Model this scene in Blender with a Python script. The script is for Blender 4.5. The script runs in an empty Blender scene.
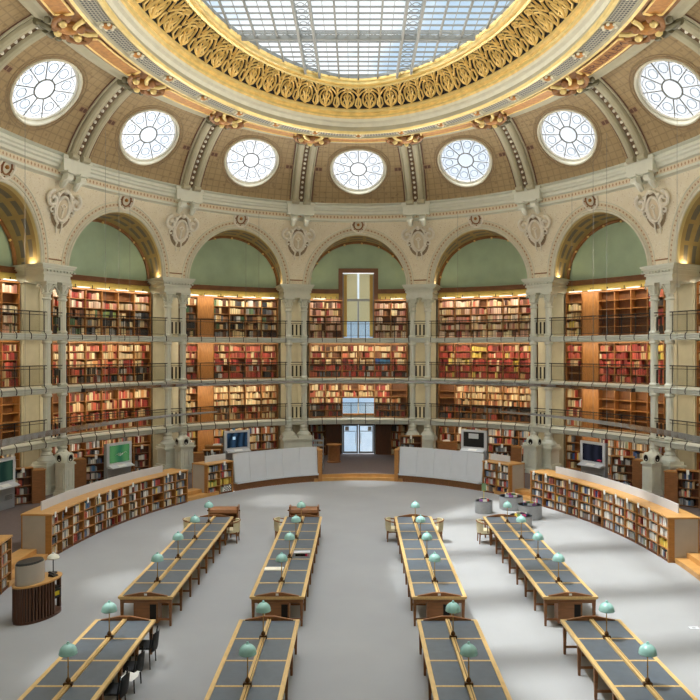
import bpy, math, random
from math import sin, cos, pi, radians as R, sqrt, atan2
random.seed(7)
rnd = random.random
sc = bpy.context.scene
col = sc.collection

# ------------------------------------------------------------------ room plan
A, B = 16.31, 21.88          # half axes of the oval line the columns stand on
def ell(t, d):
    """point at parameter t (0 = far end, clockwise to the right), d metres inside the column line"""
    ex, ey = A*sin(t), B*cos(t)
    nx, ny = B*sin(t), A*cos(t)
    n = sqrt(nx*nx+ny*ny)
    return (ex-d*nx/n, ey-d*ny/n)
D0, DS, DN = -4.0, 0.25, 61
US = 64
_TT = []
for i in range(DN):
    d = D0+i*DS
    N = 720
    s = [0.0]; p = ell(0, d)
    for k in range(1, N+1):
        q = ell(pi*k/N, d)
        s.append(s[-1]+math.hypot(q[0]-p[0], q[1]-p[1])); p = q
    L = s[-1]; row = []; j = 0
    for m in range(8*US+1):
        target = L*m/(8*US)
        while j < N-1 and s[j+1] < target: j += 1
        f = (target-s[j])/max(1e-9, s[j+1]-s[j])
        row.append(pi*(j+min(1, f))/N)
    _TT.append((row, L/8))
def PT(u, d):
    sg = 1
    if u < 0: sg = -1; u = -u
    over = 0
    if u > 8: u = 16-u; sg = -sg; over = 1
    fd = (d-D0)/DS; i = max(0, min(DN-2, int(fd))); fd -= i
    x = u*US; j = min(8*US-1, int(x)); fx = x-j
    a = _TT[i][0]; b = _TT[i+1][0]
    t = (a[j]*(1-fx)+a[j+1]*fx)*(1-fd)+(b[j]*(1-fx)+b[j+1]*fx)*fd
    return sg*(t+R(_kb(over and 16-u or u)*_kg(d)))
def _kb(u):
    pts = [(0, 0), (1, .1), (1.5, .3), (2, .9), (2.5, 1.7), (3, 2.3), (3.5, 3.0), (4, 3.0), (8, 0)]
    u = abs(u)
    if u > 8: u = 16-u
    for (x0, y0), (x1, y1) in zip(pts, pts[1:]):
        if u <= x1: return y0+(y1-y0)*(u-x0)/(x1-x0)
    return 0
def _kg(d):
    return 0 if d <= 0 else (d/2 if d < 2 else 1+.35*min(1, (d-2)/5))
def P(u, d, z=0.0):
    x, y = ell(PT(u, d), d)
    return (x, y, z)
def W(d):
    """length of one bay measured d metres inside the column line"""
    fd = (d-D0)/DS; i = max(0, min(DN-2, int(fd))); fd -= i
    return _TT[i][1]*(1-fd)+_TT[i+1][1]*fd
def frame(u, d):
    """origin, unit tangent (to the right seen from the room), unit inward"""
    t = PT(u, d); x, y = ell(t, d)
    nx, ny = B*sin(t), A*cos(t); n = sqrt(nx*nx+ny*ny)
    return (x, y), (ny/n, -nx/n), (-nx/n, -ny/n)
# arc length map at the inner furniture ring
_arc = [(0.0, 0.0)]
_p = ell(0, 6.1)
for k in range(1, 1801):
    t = pi*k/1800; q = ell(t, 6.1)
    _arc.append((_arc[-1][0]+math.hypot(q[0]-_p[0], q[1]-_p[1]), t)); _p = q
def a_of_t(td):
    t = abs(R(td)); i = min(1799, int(t/pi*1800)); f = t/pi*1800-i
    return math.copysign(_arc[i][0]*(1-f)+_arc[i+1][0]*f, td)
def Q(a, d, z=0.0):
    s = abs(a); lo, hi = 0, 1800
    while hi-lo > 1:
        m = (lo+hi)//2
        if _arc[m][0] <= s: lo = m
        else: hi = m
    f = (s-_arc[lo][0])/(_arc[hi][0]-_arc[lo][0])
    t = _arc[lo][1]*(1-f)+_arc[hi][1]*f
    x, y = ell(math.copysign(t, a), d)
    return (x, y, z)

# ------------------------------------------------------------------ materials
def lin(c):
    return tuple((x/255/12.92 if x/255 <= .04045 else ((x/255+.055)/1.055)**2.4) for x in c)+(1,)
def mat(name, c, rough=.6, metal=0, noise=0, nscale=8, bump=0, c2=None, spec=.5, coord='Object', stretch=None):
    m = bpy.data.materials.new(name); m.use_nodes = True
    nt = m.node_tree; b = nt.nodes['Principled BSDF']
    col1 = lin(c)
    b.inputs['Base Color'].default_value = col1
    b.inputs['Roughness'].default_value = rough
    b.inputs['Metallic'].default_value = metal
    b.inputs['Specular IOR Level'].default_value = spec
    if noise or bump:
        tc = nt.nodes.new('ShaderNodeTexCoord'); mp = nt.nodes.new('ShaderNodeMapping')
        nt.links.new(tc.outputs[coord], mp.inputs[0])
        if stretch: mp.inputs['Scale'].default_value = stretch
        nz = nt.nodes.new('ShaderNodeTexNoise'); nz.inputs['Scale'].default_value = nscale; nz.inputs['Detail'].default_value = 6
        nt.links.new(mp.outputs[0], nz.inputs['Vector'])
        if noise:
            mx = nt.nodes.new('ShaderNodeMix'); mx.data_type = 'RGBA'
            k = 1-noise
            mx.inputs['A'].default_value = lin(c2) if c2 else tuple(x*k for x in col1[:3])+(1,)
            mx.inputs['B'].default_value = col1
            rp = nt.nodes.new('ShaderNodeMapRange'); rp.inputs[1].default_value = .35; rp.inputs[2].default_value = .65
            nt.links.new(nz.outputs['Fac'], rp.inputs[0]); nt.links.new(rp.outputs[0], mx.inputs['Factor'])
            nt.links.new(mx.outputs['Result'], b.inputs['Base Color'])
        if bump:
            bp = nt.nodes.new('ShaderNodeBump'); bp.inputs['Strength'].default_value = bump; bp.inputs['Distance'].default_value = .02
            nt.links.new(nz.outputs['Fac'], bp.inputs['Height']); nt.links.new(bp.outputs[0], b.inputs['Normal'])
    return m
def vcol(name, rough=.6, gain=1):
    m = bpy.data.materials.new(name); m.use_nodes = True
    nt = m.node_tree; b = nt.nodes['Principled BSDF']
    at = nt.nodes.new('ShaderNodeAttribute'); at.attribute_name = 'Col'
    nt.links.new(at.outputs['Color'], b.inputs['Base Color']); b.inputs['Roughness'].default_value = rough
    return m
def emit(name, c, s):
    m = bpy.data.materials.new(name); m.use_nodes = True
    nt = m.node_tree; nt.nodes.clear()
    e = nt.nodes.new('ShaderNodeEmission'); e.inputs[0].default_value = lin(c); e.inputs[1].default_value = s
    o = nt.nodes.new('ShaderNodeOutputMaterial'); nt.links.new(e.outputs[0], o.inputs[0]); return m
def glass(name, tint=(235, 242, 248), gloss=.08, rough=.05):
    m = bpy.data.materials.new(name); m.use_nodes = True
    nt = m.node_tree; nt.nodes.clear()
    t = nt.nodes.new('ShaderNodeBsdfTransparent'); t.inputs[0].default_value = lin(tint)
    g = nt.nodes.new('ShaderNodeBsdfGlossy'); g.inputs['Roughness'].default_value = rough
    mx = nt.nodes.new('ShaderNodeMixShader'); mx.inputs[0].default_value = gloss
    o = nt.nodes.new('ShaderNodeOutputMaterial')
    nt.links.new(t.outputs[0], mx.inputs[1]); nt.links.new(g.outputs[0], mx.inputs[2]); nt.links.new(mx.outputs[0], o.inputs[0])
    return m
class N:
    """small helper for node maths on UVs"""
    def __init__(s, name, rough=.7, coord='UV'):
        s.m = bpy.data.materials.new(name); s.m.use_nodes = True; s.nt = s.m.node_tree
        s.b = s.nt.nodes['Principled BSDF']; s.b.inputs['Roughness'].default_value = rough
        tc = s.nt.nodes.new('ShaderNodeTexCoord'); sp = s.nt.nodes.new('ShaderNodeSeparateXYZ')
        s.co = tc.outputs[coord]
        s.nt.links.new(s.co, sp.inputs[0]); s.u = sp.outputs[0]; s.v = sp.outputs[1]
    def op(s, o, a, b=None, c=None):
        n = s.nt.nodes.new('ShaderNodeMath'); n.operation = o
        for i, x in enumerate((a, b, c)):
            if x is None: continue
            if isinstance(x, (int, float)): n.inputs[i].default_value = x
            else: s.nt.links.new(x, n.inputs[i])
        return n.outputs[0]
    def mix(s, f, a, b):
        n = s.nt.nodes.new('ShaderNodeMix'); n.data_type = 'RGBA'
        if isinstance(f, (int, float)): n.inputs['Factor'].default_value = f
        else: s.nt.links.new(f, n.inputs['Factor'])
        for k, x in (('A', a), ('B', b)):
            if isinstance(x, tuple): n.inputs[k].default_value = lin(x)
            else: s.nt.links.new(x, n.inputs[k])
        return n.outputs['Result']
    def noise(s, scale, detail=4):
        n = s.nt.nodes.new('ShaderNodeTexNoise'); n.inputs['Scale'].default_value = scale; n.inputs['Detail'].default_value = detail
        s.nt.links.new(s.co, n.inputs['Vector']); return n.outputs['Fac']
    def voro(s, scale):
        n = s.nt.nodes.new('ShaderNodeTexVoronoi'); n.inputs['Scale'].default_value = scale
        s.nt.links.new(s.co, n.inputs['Vector']); return n.outputs['Distance']
    def line(s, x, period, width):
        f = s.op('PINGPONG', x, period/2)
        return s.op('LESS_THAN', f, width/2)
    def done(s, c):
        s.nt.links.new(c, s.b.inputs['Base Color']); return s.m

M = {}
M['stone'] = mat('painted_stone', (216, 218, 204), .55, noise=.06, nscale=3)
M['stone_v'] = mat('olive_grey_vault_paint', (178, 172, 146), .6, noise=.08, nscale=3)
M['stone_l'] = mat('light_stone', (218, 214, 194), .6, noise=.08, nscale=3)
M['beige'] = mat('beige_plaster', (212, 205, 178), .7, noise=.12, nscale=1.5)
M['green'] = mat('sage_green_plaster', (176, 200, 172), .8, noise=.12, nscale=1.2)
M['slab'] = mat('walkway_paint', (212, 217, 208), .5, noise=.06, nscale=4)
M['wood'] = mat('bookcase_oak', (176, 120, 62), .5, noise=.3, nscale=3, stretch=(6, 6, 1))
M['wood_d'] = mat('dark_oak', (104, 60, 30), .5, noise=.3, nscale=3, stretch=(5, 5, 1))
M['wood_back'] = mat('shade_darkened_back_oak', (128, 82, 42), .55, noise=.25, nscale=3, stretch=(6, 6, 1))  # back oak darkened so the gaps behind the books look shaded
M['wood_m'] = mat('table_brown_wood', (146, 96, 54), .45, noise=.25, nscale=4, stretch=(1, 5, 5))
M['wood_l'] = mat('light_oak', (224, 188, 124), .4, noise=.16, nscale=5, stretch=(5, 1, 5))
M['wood_c'] = mat('case_oak', (176, 122, 62), .45, noise=.2, nscale=4, stretch=(1, 1, 6))
M['oak_top'] = mat('oak_top', (202, 152, 88), .4, noise=.15, nscale=4)
M['trimwood'] = mat('brown_cornice_wood', (134, 88, 50), .5, noise=.2, nscale=3)
M['yellow'] = mat('yellow_band', (214, 188, 96), .6, noise=.15, nscale=3)
M['black'] = mat('black_iron', (30, 30, 28), .45, metal=.3)
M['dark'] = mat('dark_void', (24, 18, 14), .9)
M['grey'] = mat('pale_grey_panel', (204, 208, 213), .45, noise=.04, nscale=2)
M['grey_m'] = mat('mid_grey_metal', (150, 154, 158), .4, metal=.2)
M['warmgrey'] = mat('warm_grey_panel', (176, 168, 156), .6, noise=.05, nscale=3)
M['white'] = mat('white_card', (236, 236, 232), .6)
M['pad'] = mat('grey_leather_pad', (92, 102, 112), .42, noise=.12, nscale=6)
M['teal'] = mat('celadon_enamel', (166, 214, 208), .22, noise=.12, nscale=5)
M['brass'] = mat('aged_brass', (186, 146, 80), .35, metal=.5)
M['bronze'] = mat('dark_bronze', (104, 74, 44), .4, metal=.6)
M['gold'] = mat('gilding', (244, 210, 130), .42, metal=.12, noise=.22, nscale=3)
M['gold_l'] = mat('pale_gilding', (232, 208, 138), .4, metal=.35, noise=.15, nscale=3)
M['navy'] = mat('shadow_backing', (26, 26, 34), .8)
M['cream'] = mat('cream_upholstery', (216, 204, 168), .8, noise=.08, nscale=8)
M['slat'] = mat('dark_walnut_slats', (94, 60, 40), .5, noise=.3, nscale=5, stretch=(6, 6, 1))
M['felt'] = mat('grey_felt', (172, 174, 176), .9, noise=.1, nscale=12)
M['ornw'] = mat('carved_ornament_white', (238, 232, 218), .6, noise=.1, nscale=6)
M['ornb'] = mat('painted_brown_ornament', (150, 104, 60), .6, noise=.3, nscale=4)
M['orno'] = mat('orange_gilt_panel', (186, 128, 58), .5, noise=.35, nscale=5, metal=.2)
M['ornd'] = mat('dark_red_letters', (84, 38, 24), .6)
M['orng'] = mat('dark_green_bronze', (116, 112, 86), .5, noise=.3, nscale=5)
M['iron_s'] = mat('skylight_iron', (116, 118, 114), .5)
M['paper'] = mat('page_edges', (228, 220, 200), .8)
M['plastic_b'] = mat('black_plastic', (32, 33, 36), .4)
M['meshb'] = mat('black_mesh_fabric', (40, 42, 46), .8, noise=.3, nscale=60)
M['yel'] = mat('yellow_plastic', (222, 202, 40), .5)
M['greenc'] = mat('green_card', (120, 150, 110), .6)
M['white_g'] = mat('frosted_lamp_glass', (230, 228, 214), .3)
M['glass'] = glass('window_glass', (236, 243, 248))
def frosted(name, c, k, boost=1):
    m = bpy.data.materials.new(name); m.use_nodes = True; nt = m.node_tree; nt.nodes.clear()
    t = nt.nodes.new('ShaderNodeBsdfTransparent'); t.inputs[0].default_value = lin(c)
    b = nt.nodes.new('ShaderNodeBsdfTranslucent'); b.inputs[0].default_value = lin(boost)
    x = nt.nodes.new('ShaderNodeMixShader'); x.inputs[0].default_value = k
    o = nt.nodes.new('ShaderNodeOutputMaterial'); nt.links.new(t.outputs[0], x.inputs[1]); nt.links.new(b.outputs[0], x.inputs[2]); nt.links.new(x.outputs[0], o.inputs[0]); return m
M['glass_oculus'] = frosted('frosted_oculus_glass', (240, 245, 248), .62, (120, 122, 126))
M['glass_sky'] = glass('skylight_glass', (240, 246, 250), .04)
M['mesh_p'] = glass('balcony_wire_mesh', (226, 224, 218), .02, .5)
M['mirror'] = mat('mirror_band', (190, 185, 176), .1, metal=1, noise=.25, nscale=3)
M['ringb'] = mat('pale_blue_leading', (150, 166, 182), .5)
M['cable'] = mat('steel_cable', (120, 120, 116), .5)
M['bulb'] = emit('warm_bulb', (255, 214, 150), 6)
# carpet
n = N('grey_carpet', .95, 'Object')
c = n.mix(n.noise(.5, 3), (156, 157, 158), (172, 173, 174))
c = n.mix(n.op('MULTIPLY', n.noise(60, 2), .35), c, (132, 134, 136))
M['carpet'] = n.done(c)
n = N('brown_carpet', .95, 'Object')
c = n.mix(n.noise(9, 4), (92, 80, 78), (116, 102, 98))
M['carpet_b'] = n.done(c)
# vault mosaic: u in metres, v in metres
n = N('brown_mosaic_vault', .7)
g = n.op('MAXIMUM', n.line(n.u, .34, .06), n.line(n.v, .34, .06))
base = n.mix(n.noise(2.2, 5), (146, 124, 88), (174, 151, 112))
dots = n.op('LESS_THAN', n.voro(3.2), .24)
c = n.mix(n.op('MULTIPLY', dots, .5), base, (122, 100, 70))
c = n.mix(n.op('MULTIPLY', g, .45), c, (120, 102, 78))
M['vault'] = n.done(c)
# spandrel: cream rose arabesque
n = N('cream_rose_spandrel', .75)
v = n.voro(4.6); v2 = n.voro(9)
base = n.mix(n.noise(3, 4), (224, 212, 184), (238, 230, 208))
c = n.mix(n.op('MULTIPLY', n.op('LESS_THAN', v, .13), .45), base, (178, 140, 104))
ring = n.op('LESS_THAN', n.op('ABSOLUTE', n.op('SUBTRACT', v, .36)), .05)
c = n.mix(n.op('MULTIPLY', ring, .8), c, (236, 228, 208))
c = n.mix(n.op('MULTIPLY', n.op('LESS_THAN', v2, .2), .4), c, (176, 150, 126))
M['spandrel'] = n.done(c)
# soffit coffers: u along the arch, v depth
n = N('painted_soffit', .7)
pan = n.op('LESS_THAN', n.op('ABSOLUTE', n.op('SUBTRACT', n.v, .5)), .3)
cell = n.op('SUBTRACT', 1, n.line(n.u, 1.0, .2))
f = n.op('MULTIPLY', pan, cell)
base = n.mix(n.noise(3, 4), (150, 126, 78), (176, 150, 98))
fr = n.op('LESS_THAN', n.op('ABSOLUTE', n.op('SUBTRACT', n.op('ABSOLUTE', n.op('SUBTRACT', n.v, .5)), .15)), .07)
c = n.mix(n.op('MULTIPLY', f, n.op('MULTIPLY', fr, .8)), base, (92, 92, 92))
e = n.op('LESS_THAN', n.v, .14)
c = n.mix(n.op('MULTIPLY', e, .7), c, (222, 206, 150))
M['soffit'] = n.done(c)
# perforated grille
n = N('perforated_grille', .6)
h = n.op('LESS_THAN', n.voro(11), .33)
gg = n.op('MULTIPLY', n.op('SUBTRACT', 1, n.line(n.u, .14, .05)), n.op('SUBTRACT', 1, n.line(n.v, .12, .045)))
c = n.mix(gg, (150, 146, 130), (40, 42, 46))
M['grille'] = n.done(c)
# dotted guilloche trim
n = N('brown_bead_band', .7)
dd = n.op('LESS_THAN', n.op('ADD', n.op('PINGPONG', n.u, .1), n.op('MULTIPLY', n.op('ABSOLUTE', n.op('SUBTRACT', n.v, .11)), .6)), .05)
c = n.mix(n.op('MULTIPLY', dd, .8), (216, 202, 174), (160, 112, 76))
M['bead'] = n.done(c)
M['books'] = vcol('book_cloth', .62)
def screenmat(name, a, b, s, sc_=3):
    m = bpy.data.materials.new(name); m.use_nodes = True
    nt = m.node_tree; nt.nodes.clear()
    tc = nt.nodes.new('ShaderNodeTexCoord'); wv = nt.nodes.new('ShaderNodeTexWave'); wv.inputs['Scale'].default_value = sc_; wv.inputs['Distortion'].default_value = 6
    nt.links.new(tc.outputs['Object'], wv.inputs[0])
    mx = nt.nodes.new('ShaderNodeMix'); mx.data_type = 'RGBA'; mx.inputs['A'].default_value = lin(a); mx.inputs['B'].default_value = lin(b)
    nt.links.new(wv.outputs['Fac'], mx.inputs['Factor'])
    e = nt.nodes.new('ShaderNodeEmission'); e.inputs[1].default_value = s; nt.links.new(mx.outputs['Result'], e.inputs[0])
    o = nt.nodes.new('ShaderNodeOutputMaterial'); nt.links.new(e.outputs[0], o.inputs[0]); return m
M['scr_green'] = screenmat('green_screen', (48, 104, 72), (84, 136, 84), .6, .35)
M['scr_dgreen'] = screenmat('dark_green_screen', (30, 52, 46), (52, 76, 62), .55, .35)
M['scr_blue'] = screenmat('blue_screen', (18, 28, 38), (44, 66, 88), .7, .7)
M['scr_dark'] = screenmat('dark_screen', (26, 28, 36), (40, 42, 54), .6, .6)
M['scr_lit'] = emit('lit_screen_window', (170, 200, 220), .8)
M['scr_red'] = emit('lit_red_blot', (150, 40, 60), .7)

# ------------------------------------------------------------------ mesh builder
def tag(o, label=None, cat=None, group=None, kind=None):
    if label: o['label'] = label
    if cat: o['category'] = cat
    if group: o['group'] = group
    if kind: o['kind'] = kind
    return o
def root(name, loc, rz=0, label=None, cat=None, group=None, kind=None):
    o = bpy.data.objects.new(name, None); col.objects.link(o); o.empty_display_size = .2
    o.location = loc; o.rotation_euler = (0, 0, rz)
    return tag(o, label, cat, group, kind)
def dup(o, loc=None, rz=None, parent=None):
    c = o.copy(); col.objects.link(c)
    if parent is not None: c.parent = parent
    if loc is not None: c.location = loc
    if rz is not None: c.rotation_euler = (0, 0, rz)
    for ch in CH.get(o.name, []):
        CH.setdefault(c.name, []).append(dup(ch, parent=c))
    return c
CH = {}
class MB:
    def __init__(s): s.v = []; s.f = []; s.mi = []; s.uv = {}; s.c = []; s.hasuv = False
    def add(s, vs, fs, mi=0, uv=None, c=None):
        o = len(s.v); s.v += vs
        for f in fs: s.f.append(tuple(i+o for i in f)); s.mi.append(mi); s.c.append(c)
        if uv:
            s.hasuv = True
            for i, x in enumerate(uv): s.uv[o+i] = x
        return s
    def box(s, x0, x1, y0, y1, z0, z1, mi=0, c=None):
        return s.add([(x0,y0,z0),(x1,y0,z0),(x1,y1,z0),(x0,y1,z0),(x0,y0,z1),(x1,y0,z1),(x1,y1,z1),(x0,y1,z1)], HEX, mi, c=c)
    def fbox(s, O, T, F, x0, x1, y0, y1, z0, z1, mi=0, c=None):
        """box in a floor frame: x along T, y along F"""
        vs = [(O[0]+T[0]*x+F[0]*y, O[1]+T[1]*x+F[1]*y, z) for z in (z0, z1) for x, y in ((x0,y0),(x1,y0),(x1,y1),(x0,y1))]
        cr = T[0]*F[1]-T[1]*F[0]
        return s.add(vs, HEX if cr > 0 else [tuple(reversed(f)) for f in HEX], mi, c=c)
    def cbox(s, u0, u1, d0, d1, z0, z1, n=1, mp=None, mi=0):
        """box that follows the oval: u range, depth range (d inward), z range"""
        mp = mp or P; vs = []; fs = []
        for i in range(n+1):
            u = u0+(u1-u0)*i/n
            vs += [mp(u,d0,z0), mp(u,d1,z0), mp(u,d1,z1), mp(u,d0,z1)]
        for i in range(n):
            a = 4*i
            for k in range(4):
                fs.append((a+k, a+4+k, a+4+(k+1)%4, a+(k+1)%4))
        fs.append((0,1,2,3)); e = 4*n; fs.append((e+3,e+2,e+1,e))
        return s.add(vs, fs, mi)
    def tube(s, pts, r, n=6, closed=False, mi=0, r2=None, cap=True):
        vs = []; fs = []; m = len(pts); up0 = (0,0,1); prev = None
        for i, p in enumerate(pts):
            a = pts[(i-1) % m] if (closed or i > 0) else p
            b = pts[(i+1) % m] if (closed or i < m-1) else p
            t = vn(vs_(b, a))
            if prev is None:
                ref = up0 if abs(t[2]) < .9 else (1,0,0)
                x = vn(vc(t, ref))
            else:
                k = vd(prev, t); x = (prev[0]-t[0]*k, prev[1]-t[1]*k, prev[2]-t[2]*k)
                x = vn(x)
            prev = x; y = vc(t, x)
            rr = r if r2 is None else r+(r2-r)*i/max(1, m-1)
            for k in range(n):
                an = 2*pi*k/n; ca, sa = rr*cos(an), rr*sin(an)
                vs.append((p[0]+x[0]*ca+y[0]*sa, p[1]+x[1]*ca+y[1]*sa, p[2]+x[2]*ca+y[2]*sa))
        for i in range(m if closed else m-1):
            for k in range(n):
                fs.append((i*n+k, i*n+(k+1)%n, ((i+1)%m)*n+(k+1)%n, ((i+1)%m)*n+k))
        if not closed and cap:
            fs.append(tuple(range(n-1, -1, -1))); fs.append(tuple((m-1)*n+k for k in range(n)))
        return s.add(vs, fs, mi)
    def lathe(s, prof, c=(0,0,0), n=16, mi=0, flute=0, sx=1, sy=1, rot=0):
        vs = []; fs = []; m = len(prof)
        for r, z in prof:
            for k in range(n):
                an = 2*pi*k/n+rot; q = r*(1-flute*(k % 2))
                vs.append((c[0]+q*cos(an)*sx, c[1]+q*sin(an)*sy, c[2]+z))
        for i in range(m-1):
            for k in range(n):
                fs.append((i*n+k, i*n+(k+1)%n, (i+1)*n+(k+1)%n, (i+1)*n+k))
        if prof[0][0] > 1e-4: fs.append(tuple(range(n-1, -1, -1)))
        if prof[-1][0] > 1e-4: fs.append(tuple((m-1)*n+k for k in range(n)))
        return s.add(vs, fs, mi)
    def grid(s, rows, mi=0, uv=None, flip=False):
        """rows of points -> surface"""
        h = len(rows); w = len(rows[0]); vs = [p for r in rows for p in r]; fs = []
        for i in range(h-1):
            for j in range(w-1):
                f = (i*w+j, i*w+j+1, (i+1)*w+j+1, (i+1)*w+j)
                fs.append(tuple(reversed(f)) if flip else f)
        return s.add(vs, fs, mi, [q for r in uv for q in r] if uv else None)
    def loft(s, prof, u0, u1, n, mis=None, mp=None, closed=False):
        """profile [(d,z)] swept along the oval; mis = material per profile segment; uv in metres"""
        mp = mp or P
        full = list(prof)+([prof[0]] if closed else [])
        sv = [0]
        for k in range(1, len(full)): sv.append(sv[-1]+math.hypot(full[k][0]-full[k-1][0], full[k][1]-full[k-1][1]))
        for k in range(len(full)-1):
            rows = []; uvs = []
            w = W((full[k][0]+full[k+1][0])/2)
            for i in range(n+1):
                u = u0+(u1-u0)*i/n
                rows.append([mp(u, full[k][0], full[k][1]), mp(u, full[k+1][0], full[k+1][1])])
                uvs.append([(u*w, sv[k]), (u*w, sv[k+1])])
            s.grid(rows, mis[k] if mis else 0, uvs)
        return s
    def build(s, name, mats, parent=None, loc=None, smooth=False, angle=35, colors=False):
        me = bpy.data.meshes.new(name)
        o = loc or (0,0,0)
        vs = [(a-o[0], b-o[1], c-o[2]) for a, b, c in s.v] if loc else s.v
        me.from_pydata(vs, [], s.f)
        if not isinstance(mats, (list, tuple)): mats = [mats]
        for m in mats: me.materials.append(m if not isinstance(m, str) else M[m])
        if len(mats) > 1: me.polygons.foreach_set('material_index', s.mi)
        if s.hasuv:
            uvl = me.uv_layers.new(name='UVMap')
            li = [0]*len(me.loops); me.loops.foreach_get('vertex_index', li)
            flat = []
            g = s.uv.get
            for i in li: flat += g(i, (0, 0))
            uvl.data.foreach_set('uv', flat)
        if colors:
            ca = me.color_attributes.new('Col', 'FLOAT_COLOR', 'CORNER')
            flat = []
            for f, c in zip(s.f, s.c): flat += list(c)*len(f)
            ca.data.foreach_set('color', flat)
        if smooth:
            me.shade_smooth(); me.set_sharp_from_angle(angle=R(angle))
        ob = bpy.data.objects.new(name, me); col.objects.link(ob)
        if parent is not None:
            ob.parent = parent; CH.setdefault(parent.name, []).append(ob)
        elif loc: ob.location = loc
        return ob
HEX = [(0,3,2,1),(4,5,6,7),(0,1,5,4),(1,2,6,5),(2,3,7,6),(3,0,4,7)]
def vs_(a, b): return (a[0]-b[0], a[1]-b[1], a[2]-b[2])
def vd(a, b): return a[0]*b[0]+a[1]*b[1]+a[2]*b[2]
def vc(a, b): return (a[1]*b[2]-a[2]*b[1], a[2]*b[0]-a[0]*b[2], a[0]*b[1]-a[1]*b[0])
def vn(a):
    l = sqrt(vd(a, a)) or 1; return (a[0]/l, a[1]/l, a[2]/l)
def va(a, b, k=1): return (a[0]+b[0]*k, a[1]+b[1]*k, a[2]+b[2]*k)
def struct(mb, name, mats, parent=None, **k):
    o = mb.build(name, mats, parent, **k)
    if parent is None: o['kind'] = 'structure'
    return o
ORD = ['first', 'second', 'third', 'fourth', 'fifth', 'sixth', 'seventh', 'eighth', 'ninth', 'tenth', 'eleventh', 'twelfth', 'thirteenth', 'fourteenth', 'fifteenth', 'sixteenth', 'seventeenth', 'eighteenth', 'nineteenth', 'twentieth']
def side(u): return 'left' if u < 0 else 'right'
WORLD, SUN, DOME, GAL, UPL, FILL, EXPO = 1.0, 4.5, 12.5, 46, 11, 150, 0.4
M['ringtan'] = mat('tan_moulding', (150, 128, 98), .7)
# ------------------------------------------------------------------ levels
ZP = .32                      # raised outer floor
SL = [2.52, 4.99, 7.44]       # middle of the three balcony slabs
ZS = 10.76                    # springing of the arches
DW = -1.95                    # back wall
def lean(z):
    return 0 if z <= ZS else 1.6*((z-ZS)/3.85)**1.7
def S(u, z): return P(u, lean(z), z)

# floor
m = MB(); ring = [P(8*k/64., 6.1, 0) for k in range(-64, 64)]
m.add(ring+[(0,0,0)], [(i, (i+1) % 128, 128) for i in range(128)])
# faces wound clockwise; flip
m.f = [tuple(reversed(f)) for f in m.f]
struct(m, 'floor', 'carpet')
# raised outer floor: brown carpet, oak nosing and step
m = MB()
m.loft([(5.25, ZP), (DW, ZP)], -8, 8, 192, [0])
m.loft([(5.25, ZP), (DW-1.6, ZP)], 7.4, 8.6, 20, [0])
struct(m, 'floor_outer', 'carpet_b')
m = MB()
for g0, g1 in ((-98, -86.5), (-55, -45), (-16, 16), (44, 57), (86.5, 98)):
    a0, a1 = a_of_t(g0), a_of_t(g1); n = max(2, int((a1-a0)/.5))
    if g0 == -16: m.cbox(a0, a1, 5.8, 6.13, 0, .16, n, Q); m.cbox(a0, a1, 5.86, 5.95, 0, ZP+.004, n, Q)
    else: m.cbox(a0, a1, 5.7, 6.13, 0, .16, n, Q); m.cbox(a0, a1, 5.2, 5.75, 0, ZP+.004, n, Q)
struct(m, 'trim_1', 'oak_top')
m = MB(); m.cbox(a_of_t(-16), a_of_t(16), 5.2, 5.87, ZP-.02, ZP+.001, 16, Q); struct(m, 'floor_entry', 'carpet_b')
m = MB(); m.loft([(5.25, 0), (5.25, ZP)], -8, 8, 192); struct(m, 'trim_6', 'warmgrey')

# back wall, plaster below and sage green above, with openings in the entrance bay
cuts = [(ZP, 2.16), (2.78, 3.86), (7.57, 11.85)]
def wallstrip(mb, z0, z1):
    zs = sorted(set([z0, z1]+[c for ab in cuts for c in ab if z0 < c < z1]))
    for a, b in zip(zs, zs[1:]):
        op = any(c0 <= a+1e-4 and b <= c1+1e-4 for c0, c1 in cuts)
        if op:
            mb.loft([(DW, a), (DW, b)], .125, 7.5, 92); mb.loft([(DW, a), (DW, b)], -7.5, -.125, 92)
        else: mb.loft([(DW, a), (DW, b)], -7.5, 7.5, 180)
    mb.loft([(DW-1.5, z0), (DW-1.5, z1)], 7.5, 8.5, 16)
    for u in (7.5, 8.5): mb.add([P(u, DW, z0), P(u, DW-1.5, z0), P(u, DW-1.5, z1), P(u, DW, z1)], [(0,1,2,3)])
m = MB(); wallstrip(m, 0, 10.6); struct(m, 'wall_back', 'beige')
m = MB(); wallstrip(m, 10.6, 14.05)
m.loft([(DW, 14.05), (DW-1.5, 14.05)], 7.5, 8.5, 8)
struct(m, 'wall_upper', 'green')

# spandrel wall with the arch openings, as polar grids round each opening
RA = .391*W(0)                # opening radius
NPH = 40
ZT = 14.62
def bay_polar(c, k0, k1):
    rows = []; uvs = []
    hw = W(0)/2; hz = ZT-ZS
    pc = atan2(hz, hw)
    for ph in sorted([pi*j/NPH for j in range(NPH+1)]+[pc, pi-pc]):
        cx, cz = cos(ph), sin(ph)
        ro = min(hw/abs(cx) if abs(cx) > 1e-6 else 1e9, hz/cz if cz > 1e-6 else 1e9)
        row = []; uv = []
        for i in range(7):
            r = RA+(ro-RA)*i/6
            uu = c-r*cx/W(0); z = ZS+r*cz
            row.append(S(uu, z)); uv.append((uu*W(0), z))
        rows.append(row); uvs.append(uv)
    return rows, uvs
m = MB()
for c in range(-8, 8):
    rows, uvs = bay_polar(c, 0, 0)
    m.grid(rows, 0, uvs, flip=True)
struct(m, 'wall_arcade', 'spandrel', smooth=True)
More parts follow.
